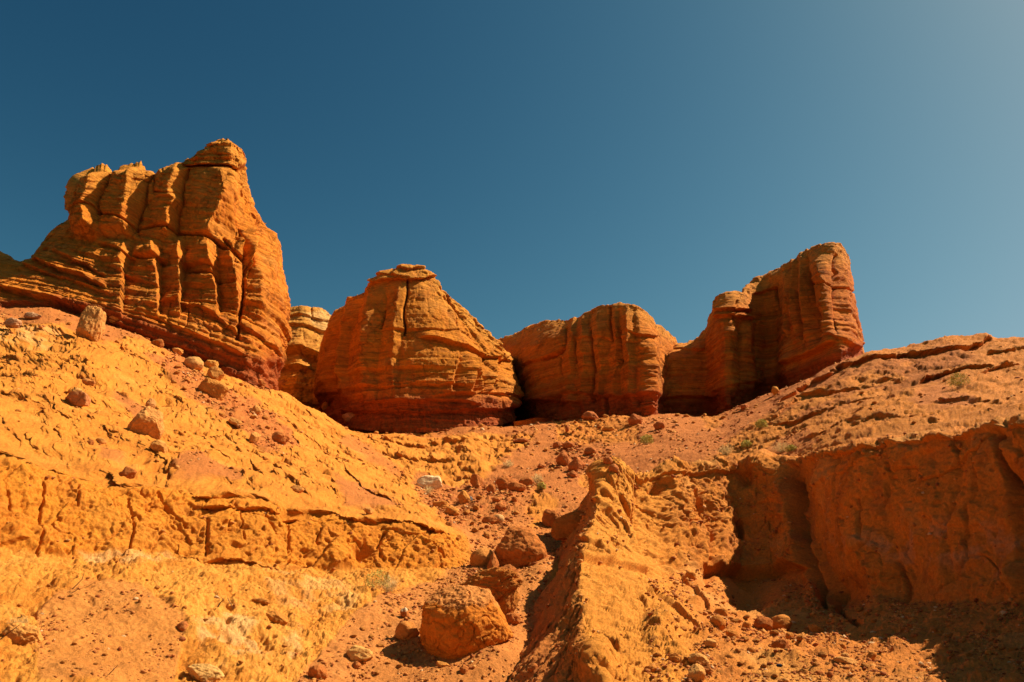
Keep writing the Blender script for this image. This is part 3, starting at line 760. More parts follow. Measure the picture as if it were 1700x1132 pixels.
def f_left(P, px, py, VI, UI):
    jit = 3 * fbm(P * .9, 3, off=3)
    d = facet(px + jit, py, [
        ([(128,290),(128,360)], .9), ([(176,285),(168,308),(160,335),(156,352)], 1.9), ([(192,288),(188,306),(180,318),(172,340),(172,360)], .7), ([(200,288),(196,306),(188,318),(180,340),(180,360)], .9),
        ([(230,282),(224,312),(222,335),(214,372)], 1.5), ([(260,280),(247,306),(244,330),(238,352),(228,384)], .2), ([(266,282),(258,330),(248,385)], .35),
        ([(300,285),(288,308),(289,322),(298,330),(288,352),(282,390)], .9), ([(312,276),(306,300),(302,325),(304,334),(296,350),(294,392)], -.4),
        ([(322,260),(318,330),(310,390)], -.1), ([(374,285),(375,300),(379,322),(368,343),(350,372),(342,395)], .8), ([(412,280),(414,340),(398,390)], -1.6),
        ([(440,300),(440,395)], 0)], 276, 392, 9)
    d += facet(px + jit, py, [
        ([(170,395),(165,490)], 0), ([(212,398),(205,425)], .7), ([(222,400),(214,440),(205,450)], -.4), ([(250,400),(258,420),(262,470)], .7),
        ([(270,405),(268,440),(265,500)], -.55), ([(300,415),(300,500)], .75), ([(306,420),(304,450),(300,505)], -.6), ([(345,400),(350,440),(358,500)], .9), ([(362,450),(362,480),(366,520)], -.4),
        ([(385,420),(392,455),(396,500)], .9), ([(404,455),(400,500),(392,530)], -.5), ([(425,430),(432,470),(430,530)], .6), ([(450,470),(445,540)], 0)], 405, 520, 14)
    d += facet(px + jit, py, [([(395,360),(390,420)], -.2), ([(403,365),(402,420)], .6), ([(412,362),(409,410)], -.6), ([(425,368),(420,420)], .6), ([(432,370),(430,410),(412,455)], -.9),
        ([(452,375),(449,420),(445,455)], .9), ([(470,400),(470,470)], -.2)], 366, 458, 8)
    for pts, w, dp in (([(191,292),(187,306),(179,318),(171,340),(171,360)], 2.0, .5), ([(259,284),(246,306),(243,330),(237,352),(228,382)], 2.0, .5), ([(310,280),(304,300),(300,325),(302,334),(294,350),(292,390)], 2.0, .5), ([(305,272),(340,274),(375,275),(400,283)], 2.2, .8), ([(225,385),(260,380),(330,391),(350,396),(400,430)], 2.6, .7), ([(405,455),(408,410),(405,385)], 2, .5),
                       ([(406,455),(420,430),(432,395)], 2.5, .6), ([(370,395),(405,440),(400,470)], 2.5, .5), ([(310,447),(350,455),(365,465)], 2, .6), ([(170,362),(200,370),(232,385)], 2.3, .6),
                       ([(130,358),(165,352),(175,362)], 2, .4), ([(360,467),(390,470)], 1.8, .4), ([(258,290),(257,320)], 1.6, .4), ([(257,318),(300,322)], 1.2, .25), ([(408,460),(400,500),(395,560)], 2.5, .5)):
        d += crack(px, py, pts, w * .85, dp * 1.4)
    for pts, up, h, dn, h2 in (
        ([(0,478),(60,492),(100,500),(160,522),(220,545),(300,573),(370,600)], .5, 12, .6, 10), ([(60,432),(100,450),(140,462),(178,480)], .6, 12, .5, 8), ([(95,420),(150,445),(178,462)], .4, 10, .4, 6),
        ([(40,440),(80,456),(150,476),(178,490)], .4, 8, .4, 6), ([(165,405),(190,412),(225,432)], .4, 10, .4, 8), ([(222,425),(250,428),(275,432)], .6, 14, .5, 8),
        ([(185,445),(240,470),(270,480)], .3, 8, .3, 6), ([(270,500),(330,512),(360,530),(400,560)], .4, 12, .35, 8), ([(300,435),(340,440),(360,452)], .4, 10, .4, 8),
        ([(395,540),(430,560),(460,590)], .4, 12, .35, 8), ([(200,515),(260,530),(330,560),(400,590)], .3, 9, .3, 7)):
        d += ledge(px, py + jit, pts, up, h, dn, h2, 8)
    cap = (1 - sst(py, 262, 278)) * sst(px, 285, 320)
    d += cap * (1 - .8 * sst(px, 375, 400)) * (.4 * layers(P[:, 2], 1.6, 91) + .22 * layers(P[:, 2], 4, 92)) - .5 * cap * sst(px, 385, 405)
    rt = sst(px, 395, 420)
    d += rt * .25 * terrace(fbm(aniso(P, (.6, .3, -.8), .4) * .9, 4, off=50), 3, .15)
    d += (1 - sst(px, -60, 0)) * .2
    return d * (VI < 1.15)
butte('sandstone_butte', LT_COLS, 'tallest stepped sandstone tower with blocky pillars above thin dipping beds, far left',
      lambda P, px, py: .30 * P[:, 0], f_left, T=9, drop=4, step=1.25, amp=.85, colr=(.72, .212, .016), joints=.35, beds=1.35, seed=3, nuo={0: 30, 1: 40, 18: 30}, basew=(.7, .5), tilt=.30)

# ---- small pale-capped butte behind the gap
SB = [
 [(400,720,82),(405,660,82),(410,600,82.5),(420,560,83),(430,540,84)],
 [(450,720,78),(452,660,78),(455,600,79),(460,550,81),(468,512,84)],
 [(490,720,76),(492,660,76),(495,610,77),(500,560,79.5),(500,505,83)],
 [(530,720,77),(532,660,77),(534,620,78),(538,570,80),(535,508,84)],
 [(560,720,80),(562,660,80),(564,620,80.5),(566,580,82),(558,526,86)],
 [(610,720,86),(610,680,86),(610,640,86.5),(610,600,87),(600,560,90)],
 [(680,720,94),(680,690,94),(680,660,94),(680,640,94.5),(670,620,96)],
]
def f_small(P, px, py, VI, UI):
    j = 3 * fbm(P * .5, 3)
    d = ledge(px, py + j, [(465,582),(500,580),(520,590),(555,600)], 1.2, 16, 1.0, 14, 6)
    d += ledge(px, py + j, [(460,608),(490,607),(515,612)], .8, 10, .8, 8, 5)
    d += ledge(px, py + j, [(465,536),(500,540),(545,552)], .5, 8, .5, 5, 6) + ledge(px, py + j, [(460,524),(500,522),(550,535)], .4, 6, .4, 5, 6)
    return d + crack(px, py, [(517,508),(518,530)], 1.5, .5)
def c_small(P, px, py, VI, col):
    col = mixc(col, np.array((.68, .28, .045)), sst(VI + .05 * fbm(P * .3, 2), .62, .8) * .5)
    return mixc(col, np.array((.76, .44, .15)), poly_mask(px, py + 5 * fbm(P * .5, 3), [(500,522),(530,515),(560,528),(580,560),(555,556),(520,540)], 4) * .5)
f_small.col = c_small
butte('sandstone_butte', SB, 'small pale-capped butte in the gap behind the tall left tower', lambda P, px, py: .12 * P[:, 0], f_small,
      T=10, drop=3, step=1.3, amp=1.0, colr=(.64, .25, .03), joints=.3, seed=13, basew=(.2, .3))

# ---- domed butte in the middle
CB = [
 [(524,700,74),(527,655,74),(532,612,74),(542,575,74),(552,545,74)],
 [(517,697,69),(522,650,69),(528,608,69),(540,568,69.5),(556,524,71)],
 [(533,699,65),(543,650,65.2),(553,595,65.8),(563,550,66.6),(576,500,68.6)],
 [(568,705,62),(576,652,62.4),(584,595,63.1),(592,545,63.9),(602,480,66)],
 [(600,711,60.8),(605,655,61.2),(609,595,61.9),(612,535,62.8),(616,466,65)],
 [(640,714,60),(642,655,60.5),(643,595,61.2),(644,525,62.2),(642,440,64.8)],
 [(675,714,59.6),(675,655,60.2),(674,595,61),(671,520,62.1),(673,434,64.6)],
 [(715,713,59.7),(713,655,60.4),(708,595,61.4),(702,525,62.6),(700,439,64.8)],
 [(750,710,60.2),(747,655,61),(740,595,62.1),(730,535,63.4),(722,466,65.4)],
 [(790,707,60.8),(786,655,61.7),(777,605,62.9),(765,555,64.5),(752,492,66.8)],
 [(822,704,61.8),(819,660,62.8),(811,618,64),(798,578,65.8),(782,524,68)],
 [(846,702,63.4),(845,665,64.2),(838,628,65.4),(826,598,67),(812,550,69)],
 [(862,700,65.8),(863,670,66.3),(856,638,67.4),(845,612,69),(832,577,70.5)],
 [(868,698,70),(869,665,70.2),(861,633,71),(851,606,72),(838,585,73)],
 [(862,698,76),(862,665,76),(856,640,76),(848,615,76),(836,592,77)],
]
def f_mid(P, px, py, VI, UI):
    j = 4.5 * fbm(P * .5, 4, off=3)
    d = facet(px + j, py, [
        ([(520,600),(515,690)], 0), ([(560,520),(548,560),(545,640),(530,690)], .5), ([(575,510),(562,560),(558,640),(550,690)], -.4), ([(590,495),(575,560),(572,640),(562,690)], .7), ([(603,488),(582,560),(578,600),(575,690)], -.2),
        ([(617,478),(610,540),(608,600),(600,690)], .5), ([(642,475),(635,540),(628,600),(620,690)], -.2), ([(666,462),(655,540),(655,600),(650,690)], .25), ([(678,462),(672,520),(664,600),(664,690)], -.15),
        ([(700,480),(715,560),(720,690)], .45), ([(722,480),(752,540),(770,600),(775,690)], .6), ([(735,480),(790,560),(830,640)], -.3)], 470, 650, 16)
    d += facet(px + j, py, [([(720,590),(720,650)], 0), ([(752,590),(748,650)], .35), ([(756,590),(752,650)], -.2), ([(784,590),(780,640),(776,655)], .7), ([(786,590),(784,655)], -.7), ([(796,590),(796,650)], .25), ([(804,590),(800,650)], -.5),
        ([(822,595),(818,650)], .5), ([(828,598),(814,655)], -.55), ([(845,600),(852,655)], .2)], 592, 652, 5)
    for pts, w, dp in (([(677,465),(677,490),(671,510),(670,525),(674,545),(671,555)], 1.8, .7), ([(751,520),(751,545)], 1.5, .35), ([(766,520),(767,535)], 1.2, .25), ([(640,515),(632,545)], 1.5, .3)):
        d += crack(px, py, pts, w * .85, dp * 1.4)
    for pts, up, h, dn, h2 in (
        ([(608,470),(635,466),(660,462),(685,463),(725,462)], .7, 14, .25, 5), ([(630,444),(660,442),(700,446),(716,452)], .4, 6, .4, 4), ([(610,463),(640,455),(680,458)], .3, 6, .3, 4),
        ([(600,668),(650,662),(720,665),(775,668),(800,672)], .3, 10, .3, 5), ([(640,546),(680,548),(740,552),(780,560)], .15, 6, .2, 4), ([(700,565),(740,572),(800,590),(845,598)], .45, 12, .45, 9),
        ([(560,650),(620,640),(700,640),(775,645)], .25, 8, .2, 5), ([(525,655),(545,652),(560,650)], .3, 10, .3, 6), ([(720,660),(775,656),(800,650),(850,655),(868,660)], .3, 8, .25, 5),
        ([(560,680),(640,678),(740,680),(820,678),(865,676)], .4, 8, .3, 6)):
        d += ledge(px, py + j, pts, up, h, dn, h2, 8)
    rr = poly_mask(px, py, [(690,440),(722,450),(850,590),(850,620),(800,590),(740,520),(715,480)], 6)
    f1, f2, cid = worley(P * 1.3, 4)
    d += rr * .5 * (cid / 255. - .5) * sst(f2 - f1, 0, .15)
    return d * (VI < 1.15)
butte('sandstone_butte', CB, 'broad domed orange butte in the middle with a thin dark crack below its cap', lambda P, px, py: .0 * P[:, 0], f_mid,
      T=9, drop=3, step=1.2, amp=.62, colr=(.60, .19, .013), joints=.35, seed=23, beds=.9, basew=(.7, .75))

# ---- ridge block right of the middle
MB_ = [
 [(835,700,84),(835,660,84),(832,620,84.5),(828,585,86),(815,566,90)],
 [(858,698,75),(856,655,75),(852,618,75.5),(848,580,77),(842,556,82)],
 [(872,694,71),(872,652,71),(870,612,71.6),(866,578,74),(862,548,80)],
 [(890,692,68.6),(890,650,68.8),(890,608,69.4),(888,572,71),(884,536,77)],
 [(915,694,66.6),(915,650,67),(915,602,67.5),(914,562,68.6),(911,529,73)],
 [(950,698,64.8),(950,648,65.2),(950,600,65.6),(949,556,66.3),(948,526,69.5)],
 [(978,697,64),(978,643,64.3),(978,595,64.7),(977,547,65.2),(976,515,67.5)],
 [(1005,695,63),(1005,640,63.3),(1005,592,63.7),(1004,542,64.3),(1003,500,66)],
 [(1040,692,61.6),(1040,640,61.9),(1040,590,62.3),(1038,545,62.9),(1034,498,64.6)],
 [(1070,690,60.4),(1070,640,60.7),(1067,590,61.3),(1063,550,62),(1057,503,63.8)],
 [(1086,690,60.8),(1086,640,61.1),(1085,592,61.7),(1077,555,62.6),(1070,514,64.5)],
 [(1096,692,63.5),(1096,640,63.7),(1096,600,64.3),(1088,562,65.5),(1079,536,67)],
 [(1101,692,66.5),(1102,640,66.5),(1103,605,67),(1100,572,68.5),(1092,536,70)],
 [(1112,692,71),(1113,650,71),(1115,615,71.5),(1118,586,72.5),(1112,551,74)],
 [(1135,692,76),(1135,650,76),(1135,620,76.5),(1135,594,77),(1127,569,79)],
]
def f_ridge(P, px, py, VI, UI):
    j = 4.5 * fbm(P * .5, 4, off=3)
    d = facet(px + j, py, [
        ([(868,560),(868,690)], .2), ([(895,560),(888,610),(900,690)], .4), ([(938,545),(936,575),(925,600)], -.35), ([(950,545),(945,690)], .3), ([(955,545),(952,600),(958,690)], -.35), ([(968,545),(966,690)], .3),
        ([(979,520),(981,600),(985,690)], -.5), ([(992,520),(1000,690)], .25), ([(1010,510),(1011,560),(1003,640),(1000,690)], -.5), ([(1022,510),(1024,600),(1020,690)], .1), ([(1027,510),(1030,600),(1030,690)], -.5),
        ([(1042,505),(1045,560),(1050,620),(1050,660)], .8), ([(1052,505),(1052,560),(1058,660)], -.2), ([(1060,505),(1058,660)], -.1), ([(1080,530),(1084,570),(1082,660)], .7), ([(1100,530),(1100,660)], -.1)], 512, 680, 12) * .65
    for pts, w, dp in (([(1012,510),(1011,545),(1014,563)], 1.8, .6), ([(952,560),(954,600)], 1.3, .3), ([(978,545),(981,590),(984,620),(984,645),(980,665)], 1.6, .45), ([(928,592),(930,620)], 1.2, .3), ([(1002,660),(1003,690)], 1.5, .3),
                       ([(937,545),(937,575),(920,590),(900,597)], 1.8, .5), ([(1027,545),(1032,600)], 1.4, .3)):
        d += crack(px, py, pts, w * .85, dp * 1.4)
    for pts, up, h, dn, h2 in (([(870,605),(900,597),(925,585),(940,578)], .3, 12, .35, 6), ([(915,660),(950,650),(1000,658),(1080,656)], .3, 8, .3, 5), ([(1045,550),(1060,554),(1085,560)], .25, 8, .3, 5),
                               ([(870,668),(920,664),(960,668)], .3, 8, .3, 5), ([(960,560),(1000,560),(1040,562)], .2, 8, .15, 5)):
        d += ledge(px, py + j, pts, up, h, dn, h2, 8)
    return d * (VI < 1.15)
butte('sandstone_butte', MB_, 'flat-topped ridge block of fluted orange rock between the domed butte and the right tower', lambda P, px, py: .0 * P[:, 0], f_ridge,
      T=10, drop=3, step=1.2, amp=.58, colr=(.62, .175, .013), joints=.3, seed=33, basew=(.6, .6))

# ---- tower at the right with its recessed wall
RB = [
 [(1070,692,78),(1070,655,78),(1070,620,78),(1070,600,78.5),(1070,585,80)],
 [(1090,692,69.2),(1090,655,69.2),(1090,620,69.4),(1090,598,69.6),(1090,575,73)],
 [(1120,693,69),(1120,655,69),(1120,620,69.2),(1120,594,69.5),(1120,573,73)],
 [(1150,693,69.3),(1150,655,69.3),(1150,620,69.5),(1150,592,70),(1152,564,74)],
 [(1172,692,69.6),(1172,645,69.6),(1172,600,70),(1172,570,70.8),(1170,547,73)],
 [(1184,690,67.6),(1184,638,67.8),(1184,590,68.2),(1183,545,69),(1182,515,71)],
 [(1197,688,66.2),(1197,632,66.5),(1197,582,66.9),(1196,532,67.6),(1197,486,69.4)],
 [(1215,684,65.6),(1215,630,65.9),(1215,580,66.3),(1213,530,67),(1212,480,69)],
 [(1236,678,66.4),(1236,626,66.7),(1236,576,67.2),(1234,530,68),(1232,482,70)],
 [(1250,670,69),(1250,620,69.1),(1250,572,69.4),(1248,522,70),(1247,463,73)],
 [(1270,662,70.4),(1270,615,70.4),(1270,565,70.5),(1268,510,71),(1265,453,73.5)],
 [(1290,654,69.8),(1290,610,69.8),(1290,560,69.9),(1290,500,70.3),(1290,444,72.5)],
 [(1300,650,65.6),(1298,602,65.9),(1301,550,66.4),(1306,500,67),(1312,430,69)],
 [(1325,640,63.4),(1323,595,63.8),(1324,545,64.4),(1326,490,65),(1335,411,67.4)],
 [(1355,630,61.4),(1352,583,62),(1350,535,62.6),(1350,485,63.2),(1355,401,65.8)],
 [(1385,620,59.4),(1380,572,60.2),(1375,528,61.1),(1371,480,62),(1370,396,64.6)],
 [(1402,612,58.8),(1396,568,59.7),(1388,522,60.8),(1382,478,61.8),(1382,396,64.2)],
 [(1420,604,60.6),(1415,560,61.4),(1405,515,62.6),(1398,468,63.6),(1395,402,65)],
 [(1437,592,65),(1430,560,65.5),(1422,515,66.4),(1414,468,67),(1405,415,67.5)],
 [(1440,590,71),(1432,558,71),(1424,512,71),(1416,466,71),(1406,425,71)],
 [(1435,590,80),(1428,560,80),(1420,520,80),(1412,480,80),(1402,440,80)],
]
def f_right(P, px, py, VI, UI):
    j = 2.2 * fbm(P * .7, 3, off=3)
    d = facet(px + j, py, [
        ([(1300,460),(1297,560),(1296,640)], 0), ([(1306,470),(1305,560)], .3), ([(1310,490),(1306,530),(1308,560)], -.35), ([(1315,490),(1318,560),(1325,600)], .3), ([(1320,480),(1323,520),(1329,560)], -.5), ([(1332,460),(1340,560)], .4),
        ([(1341,440),(1345,480),(1352,510),(1362,545)], -1.0), ([(1344,420),(1352,460),(1360,500),(1372,545)], .3), ([(1365,410),(1368,450),(1378,500),(1385,548)], .9), ([(1372,410),(1374,455),(1372,480)], .5),
        ([(1392,400),(1384,440),(1386,480),(1388,545)], -.5), ([(1398,410),(1400,500),(1412,560)], .3), ([(1410,430),(1420,500),(1430,560)], 0)], 425, 560, 16)
    d += facet(px + j, py, [([(1180,500),(1180,680)], 0), ([(1192,530),(1192,680)], .1), ([(1205,530),(1206,680)], .5), ([(1231,545),(1233,600),(1238,640),(1238,680)], -.3), ([(1238,545),(1245,620),(1250,680)], .5), ([(1256,545),(1260,680)], -.2)], 532, 672, 6)
    for pts, w, dp in (([(1341,442),(1343,470),(1351,495),(1357,520),(1362,540)], 2.4, 1.0), ([(1388,425),(1386,445),(1389,455),(1384,467),(1385,478)], 1.4, .45), ([(1321,485),(1324,520),(1329,560)], 2, .7),
                       ([(1305,493),(1308,505),(1304,520),(1306,545)], 1.6, .5), ([(1287,480),(1290,500),(1292,520)], 2, .7), ([(1390,478),(1386,505),(1383,530),(1386,545)], 1.5, .5), ([(1231,548),(1234,580),(1238,610),(1238,640)], 1.6, .45),
                       ([(1296,540),(1303,562)], 1.6, .4), ([(1217,500),(1217,530)], 1.3, .3), ([(1338,560),(1337,580)], 1.2, .25), ([(1352,472),(1385,476),(1418,486)], 1.6, .4)):
        d += crack(px, py, pts, w * .85, dp * 1.4)
    for pts, up, h, dn, h2 in (([(1190,527),(1215,526),(1243,532)], .9, 10, .0, 5), ([(1190,514),(1225,516),(1246,516)], .5, 12, .5, 5), ([(1243,535),(1270,530),(1295,525)], -.35, 12, -.25, 10), ([(1295,602),(1330,592),(1360,580),(1385,566)], .5, 14, .55, 10),
                               ([(1095,662),(1130,658),(1180,660)], .5, 10, .5, 6), ([(1095,580),(1130,578),(1168,582)], .5, 6, .25, 4), ([(1250,488),(1275,482),(1290,476)], .5, 10, .4, 6),
                               ([(1380,555),(1400,565),(1430,580)], .3, 10, .2, 5), ([(1185,650),(1215,640),(1260,630)], .25, 8, .2, 5)):
        d += ledge(px, py + j, pts, up, h, dn, h2, 6)
    d += bump_at(px, py, 1288, 458, 14, 10, .7) + bump_at(px, py, 1213, 496, 18, 14, .4)
    return d * (VI < 1.15)
butte('sandstone_butte', RB, 'leaning sandstone tower at the right end with a deep split and a recessed shaded wall', lambda P, px, py: -.10 * P[:, 0], f_right,
      T=9, drop=3, step=1.2, amp=.55, colr=(.60, .165, .013), joints=.2, seed=43, basew=(.5, .55))
# ================================================================== BOULDERS AND STONES
def ico(n):
    bm = bmesh.new(); bmesh.ops.create_icosphere(bm, subdivisions=n, radius=1.0)
    V = np.array([v.co[:] for v in bm.verts]); F = np.array([[v.index for v in f.verts] for f in bm.faces]); bm.free()
    return V, F
ICO = {n: ico(n) for n in (1, 2, 3, 4, 5, 6, 7)}
SHAPE = {'round': (11, .78, .12, .82), 'block': (11, .64, .10, .85), 'slab': (10, .70, .12, .85), 'wedge': (9, .60, .18, .9), 'lump': (14, .70, .26, .8)}
CUTS = []
def rock_shape(kind, seed, n, sub):
    V, F = ICO[sub]; V = V.copy(); r = np.random.RandomState(seed)
    k, c0, lo, hard = SHAPE[kind]
    if kind in ('block', 'slab'):                       # towards a rounded box
        s = np.abs(V) ** 3.2; V = V / (s.sum(1) ** (1 / 3.2))[:, None] * .92
    for (cx_, cz_, cc) in CUTS:
        m = np.array((cx_, 0, cz_)); m /= np.linalg.norm(m); t = np.maximum(V @ m - cc, 0); V -= (t * .92)[:, None] * m
    if kind == 'wedge':
        V[:, 0] += 0.0; w = .5 + .5 * (1 - V[:, 2]) / 2 * 1.1; V[:, :2] *= w[:, None] * 1.15
    for i in range(k):
        m = r.normal(size=3); m /= np.linalg.norm(m); c = c0 + r.uniform(0, .22)
        t = np.maximum(V @ m - c, 0); V -= (t * hard)[:, None] * m
    V *= (1 + lo * fbm(V * 1.1, 3, off=seed * 1.7))[:, None]
    e = fbm(V * 3.0, 4, off=seed + .5)
    V *= (1 + (.025 if kind == 'round' else .07) * terrace(e, 3, .12) + .04 * fbm(V * 7, 3, off=seed) - .05 * np.exp(-(fbm(V * 1.6, 2, off=seed + 3) / .02) ** 2))[:, None]
    return V, F
USED = []
def boulder(cx, cy, w, h, kind, label, seed, rot=0, depth=.85, colr=None, name='boulder', cat='boulder', group=None, rough=0.0, d=None, yaw=None, cap=None, pl=0):
    size = max(w, h); sub = 7 if size > 90 else 6 if size > 45 else 5 if size > 18 else 4
    V, F = rock_shape(kind, seed, 0, sub)
    dg = d if d else ground_at(cx, cy + .40 * h)
    dep = depth * (w + h) / 2
    f = dg / 0.99
    s = f / FPX
    dc = dg + dep * s * .32
    f = dc / 0.99; s = f / FPX
    r = np.random.RandomState(seed + 99)
    yaw_ = r.uniform(-.5, .5) if yaw is None else yaw
    c, sn = math.cos(yaw_), math.sin(yaw_)
    V = V @ np.array([[c, -sn, 0], [sn, c, 0], [0, 0, 1]]).T
    mx = np.abs(V).max(0)
    ext = (V.max(0) - V.min(0)) / 2; mid = (V.max(0) + V.min(0)) / 2
    V = (V - mid) / ext
    if rough: V *= (1 + rough * ridged(V * 2.2, 3, off=seed))[:, None] / (1 + rough * .5)
    V = V * np.array((w / 2 * s, dep / 2 * s, h / 2 * s * 1.04))
    a = math.radians(rot); c, sn = math.cos(a), math.sin(a)   # tilt in the plane facing the gully
    V = V @ np.array([[c, 0, sn], [0, 1, 0], [-sn, 0, c]]).T
    base = np.array(W(cx, cy, dc)); base[2] -= h / 2 * s * 1.04
    Vw = V + np.array((0, 0, h / 2 * s * .98))
    cr = np.array(colr if colr is not None else (.58, .20, .03))
    col = cr * (1 + .14 * fbm(V / s / size * 5, 4, off=seed))[:, None]
    if cap is not None:
        t = sst(V[:, 2] / (h / 2 * s) + .25 * fbm(V / s / size * 6, 3, off=seed), cap[0] - .08, cap[0] + .08)
        col = mixc(col, np.array(cap[1]), t)
        Vw = Vw + (t * .02 * fbm(V * 14, 3, off=1))[:, None] * V / (np.linalg.norm(V, axis=1)[:, None] + 1e-6)
    ob = mesh_np(name, Vw, F, col, M_STONE)
    ob.location = base
    tag(ob, label, cat, group)
    USED.append((cx, cy, w))
    return ob
DK = (.50, .15, .028); TN = (.66, .25, .042); PL = (.80, .46, .17); RD = (.46, .13, .03)
GG = 'rocks tumbled down the gully'
LG = 'boulders resting on the left slope'
RG = 'stones on the slope under the shaded bluff'
TG = 'rocks lying at the foot of the buttes'
# the big ones in the gully
CUTS = [(.5, -.87, .70), (-.98, .05, .93), (.2, .97, .90)]
boulder(774, 1036, 146, 120, 'round', 'largest smooth rounded boulder with a rough crusted top, lowest in the gully', 4, rot=0, depth=.95, colr=(.64, .185, .016), group=GG, cap=(.5, (.62, .22, .045)), yaw=.0)
CUTS = []
boulder(812, 972, 104, 50, 'lump', 'ragged dark slab wedged on top of the largest boulder', 11, rot=-12, depth=.6, colr=(.48, .15, .02), group=GG, rough=.22, d=20.6)
boulder(838, 995, 42, 62, 'block', 'upright cracked end of the ragged slab leaning behind the largest boulder', 12, rot=22, depth=.8, colr=(.50, .155, .02), group=GG, rough=.12, d=20.8)
CUTS = [(.45, -.9, .6), (-.8, .5, .82), (.7, .6, .8)]
boulder(864, 912, 88, 74, 'round', 'big rounded reddish boulder resting above the ragged slab, beside the spur', 6, rot=0, depth=.95, colr=(.52, .155, .026), group=GG, rough=.05, yaw=0)
CUTS = []
boulder(800, 926, 40, 32, 'round', 'pale orange half-buried boulder left of the big reddish one', 7, rot=-22, colr=(.60, .22, .04), group=GG)
boulder(819, 936, 20, 34, 'wedge', 'small upright wedge of rock squeezed against the big reddish boulder', 8, colr=DK, group=GG)
boulder(842, 946, 30, 18, 'lump', 'flat stone propping up the big reddish boulder from below', 9, colr=DK, group=GG)
boulder(676, 1048, 38, 31, 'round', 'knobbly round boulder on bare scree left of the largest boulder', 15, rot=8, colr=(.58, .20, .035), group=GG, rough=.06)
boulder(672, 1018, 15, 18, 'lump', 'small upright stone with a white tip behind the knobbly round boulder', 16, colr=DK, group=GG, cap=(.4, (.62, .42, .22)))
boulder(597, 1086, 42, 25, 'wedge', 'pale wedge of rock embedded in the lower gully floor', 17, rot=6, colr=(.72, .34, .08), group=GG, yaw=.3)
boulder(592, 1105, 14, 14, 'lump', 'tiny dark clod just below the pale wedge in the gully', 18, colr=DK, group=GG)
boulder(528, 1118, 30, 26, 'lump', 'brown lumpy stone near the lower edge left of the gully', 19, colr=DK, group=GG)
boulder(736, 1104, 24, 9, 'slab', 'thin flat slab lying under the front of the largest boulder', 20, rot=14, colr=TN, group=GG)
boulder(851, 1028, 26, 20, 'lump', 'loose block in shade at the right end of the ragged slab', 21, colr=DK, group=GG)
boulder(884, 1108, 16, 13, 'lump', 'small clod on the shaded flank at the foot of the spur', 22, colr=DK, group=GG)
boulder(770, 1112, 13, 16, 'lump', 'small knob of earth right of the thin flat slab', 23, colr=DK, group=GG)
boulder(915, 862, 30, 34, 'lump', 'dark rounded rock leaning on the long slab behind the spur', 24, colr=DK, group=GG)
boulder(945, 872, 66, 38, 'block', 'long dark slab tucked between the spur and the gully scree', 25, rot=-24, depth=.6, colr=(.50, .15, .02), group=GG, rough=.08)
boulder(712, 801, 44, 25, 'slab', 'cream white block of rock lying on the red scree', 30, rot=-6, depth=.6, colr=(.88, .60, .28), group=GG, yaw=.1)
for i, (x, y, w, h, k, lb) in enumerate([
    (791, 800, 22, 28, 'lump', 'tall dark clod at the upper left end of the rubble pile'), (838, 801, 30, 28, 'wedge', 'peaked dark rock in the middle of the rubble pile'),
    (858, 808, 32, 18, 'round', 'smooth flat-lying rock right of the peaked one in the rubble pile'), (873, 800, 24, 15, 'round', 'rounded rock at the upper right end of the rubble pile'),
    (815, 811, 15, 17, 'round', 'small egg-shaped rock left of the peaked one in the rubble pile'), (770, 826, 22, 26, 'wedge', 'slanting orange slab standing at the left of the rubble pile'),
    (731, 838, 28, 14, 'slab', 'flat orange rock nearest the left bluff in the rubble pile'), (750, 848, 26, 18, 'lump', 'dark rock below the flat orange one in the rubble pile'),
    (831, 842, 20, 16, 'wedge', 'squat pointed rock below the middle of the rubble pile'), (854, 829, 10, 10, 'round', 'small lone stone right of the squat pointed rock'),
    (812, 864, 26, 14, 'slab', 'dark-sided slab at the lower end of the rubble pile'), (828, 862, 18, 17, 'round', 'pale round stone next to the dark-sided slab'),
    (781, 828, 8, 9, 'round', 'little grey stone among the rubble'), (824, 829, 14, 10, 'lump', 'low clod in the middle of the rubble pile under the peaked rock')]):
    boulder(x, y, w, h, k, lb, 40 + i, colr=((.16, .14, .12) if 'grey' in lb else (.70, .36, .12) if 'pale' in lb else (.60, .22, .035) if 'orange' in lb else (.50, .15, .028)), group='rubble pile in the upper gully')
for i, (x, y, w, h, k, lb) in enumerate([
    (934, 762, 24, 27, 'wedge', 'peaked rock at the left of the red cluster above the spur'), (957, 770, 30, 26, 'wedge', 'slanting rock in the middle of the red cluster above the spur'),
    (951, 788, 22, 14, 'lump', 'low clod under the slanting rock of the red cluster'), (944, 739, 22, 15, 'lump', 'dark rock at the top of the red cluster above the spur'),
    (980, 749, 22, 13, 'slab', 'flat brown rock right of the red cluster'), (1009, 765, 16, 15, 'round', 'rounded stone upper of the two behind the tip of the spur'),
    (1019, 778, 17, 17, 'round', 'rounded stone lower of the two behind the tip of the spur'), (898, 774, 13, 9, 'lump', 'small dark stone alone on the scree left of the red cluster'),
    (926, 739, 18, 12, 'lump', 'small brown rock left of the dark top rock of the red cluster')]):
    boulder(x, y, w, h, k, lb, 60 + i, colr=(.48, .14, .03), group='red rocks above the spur')
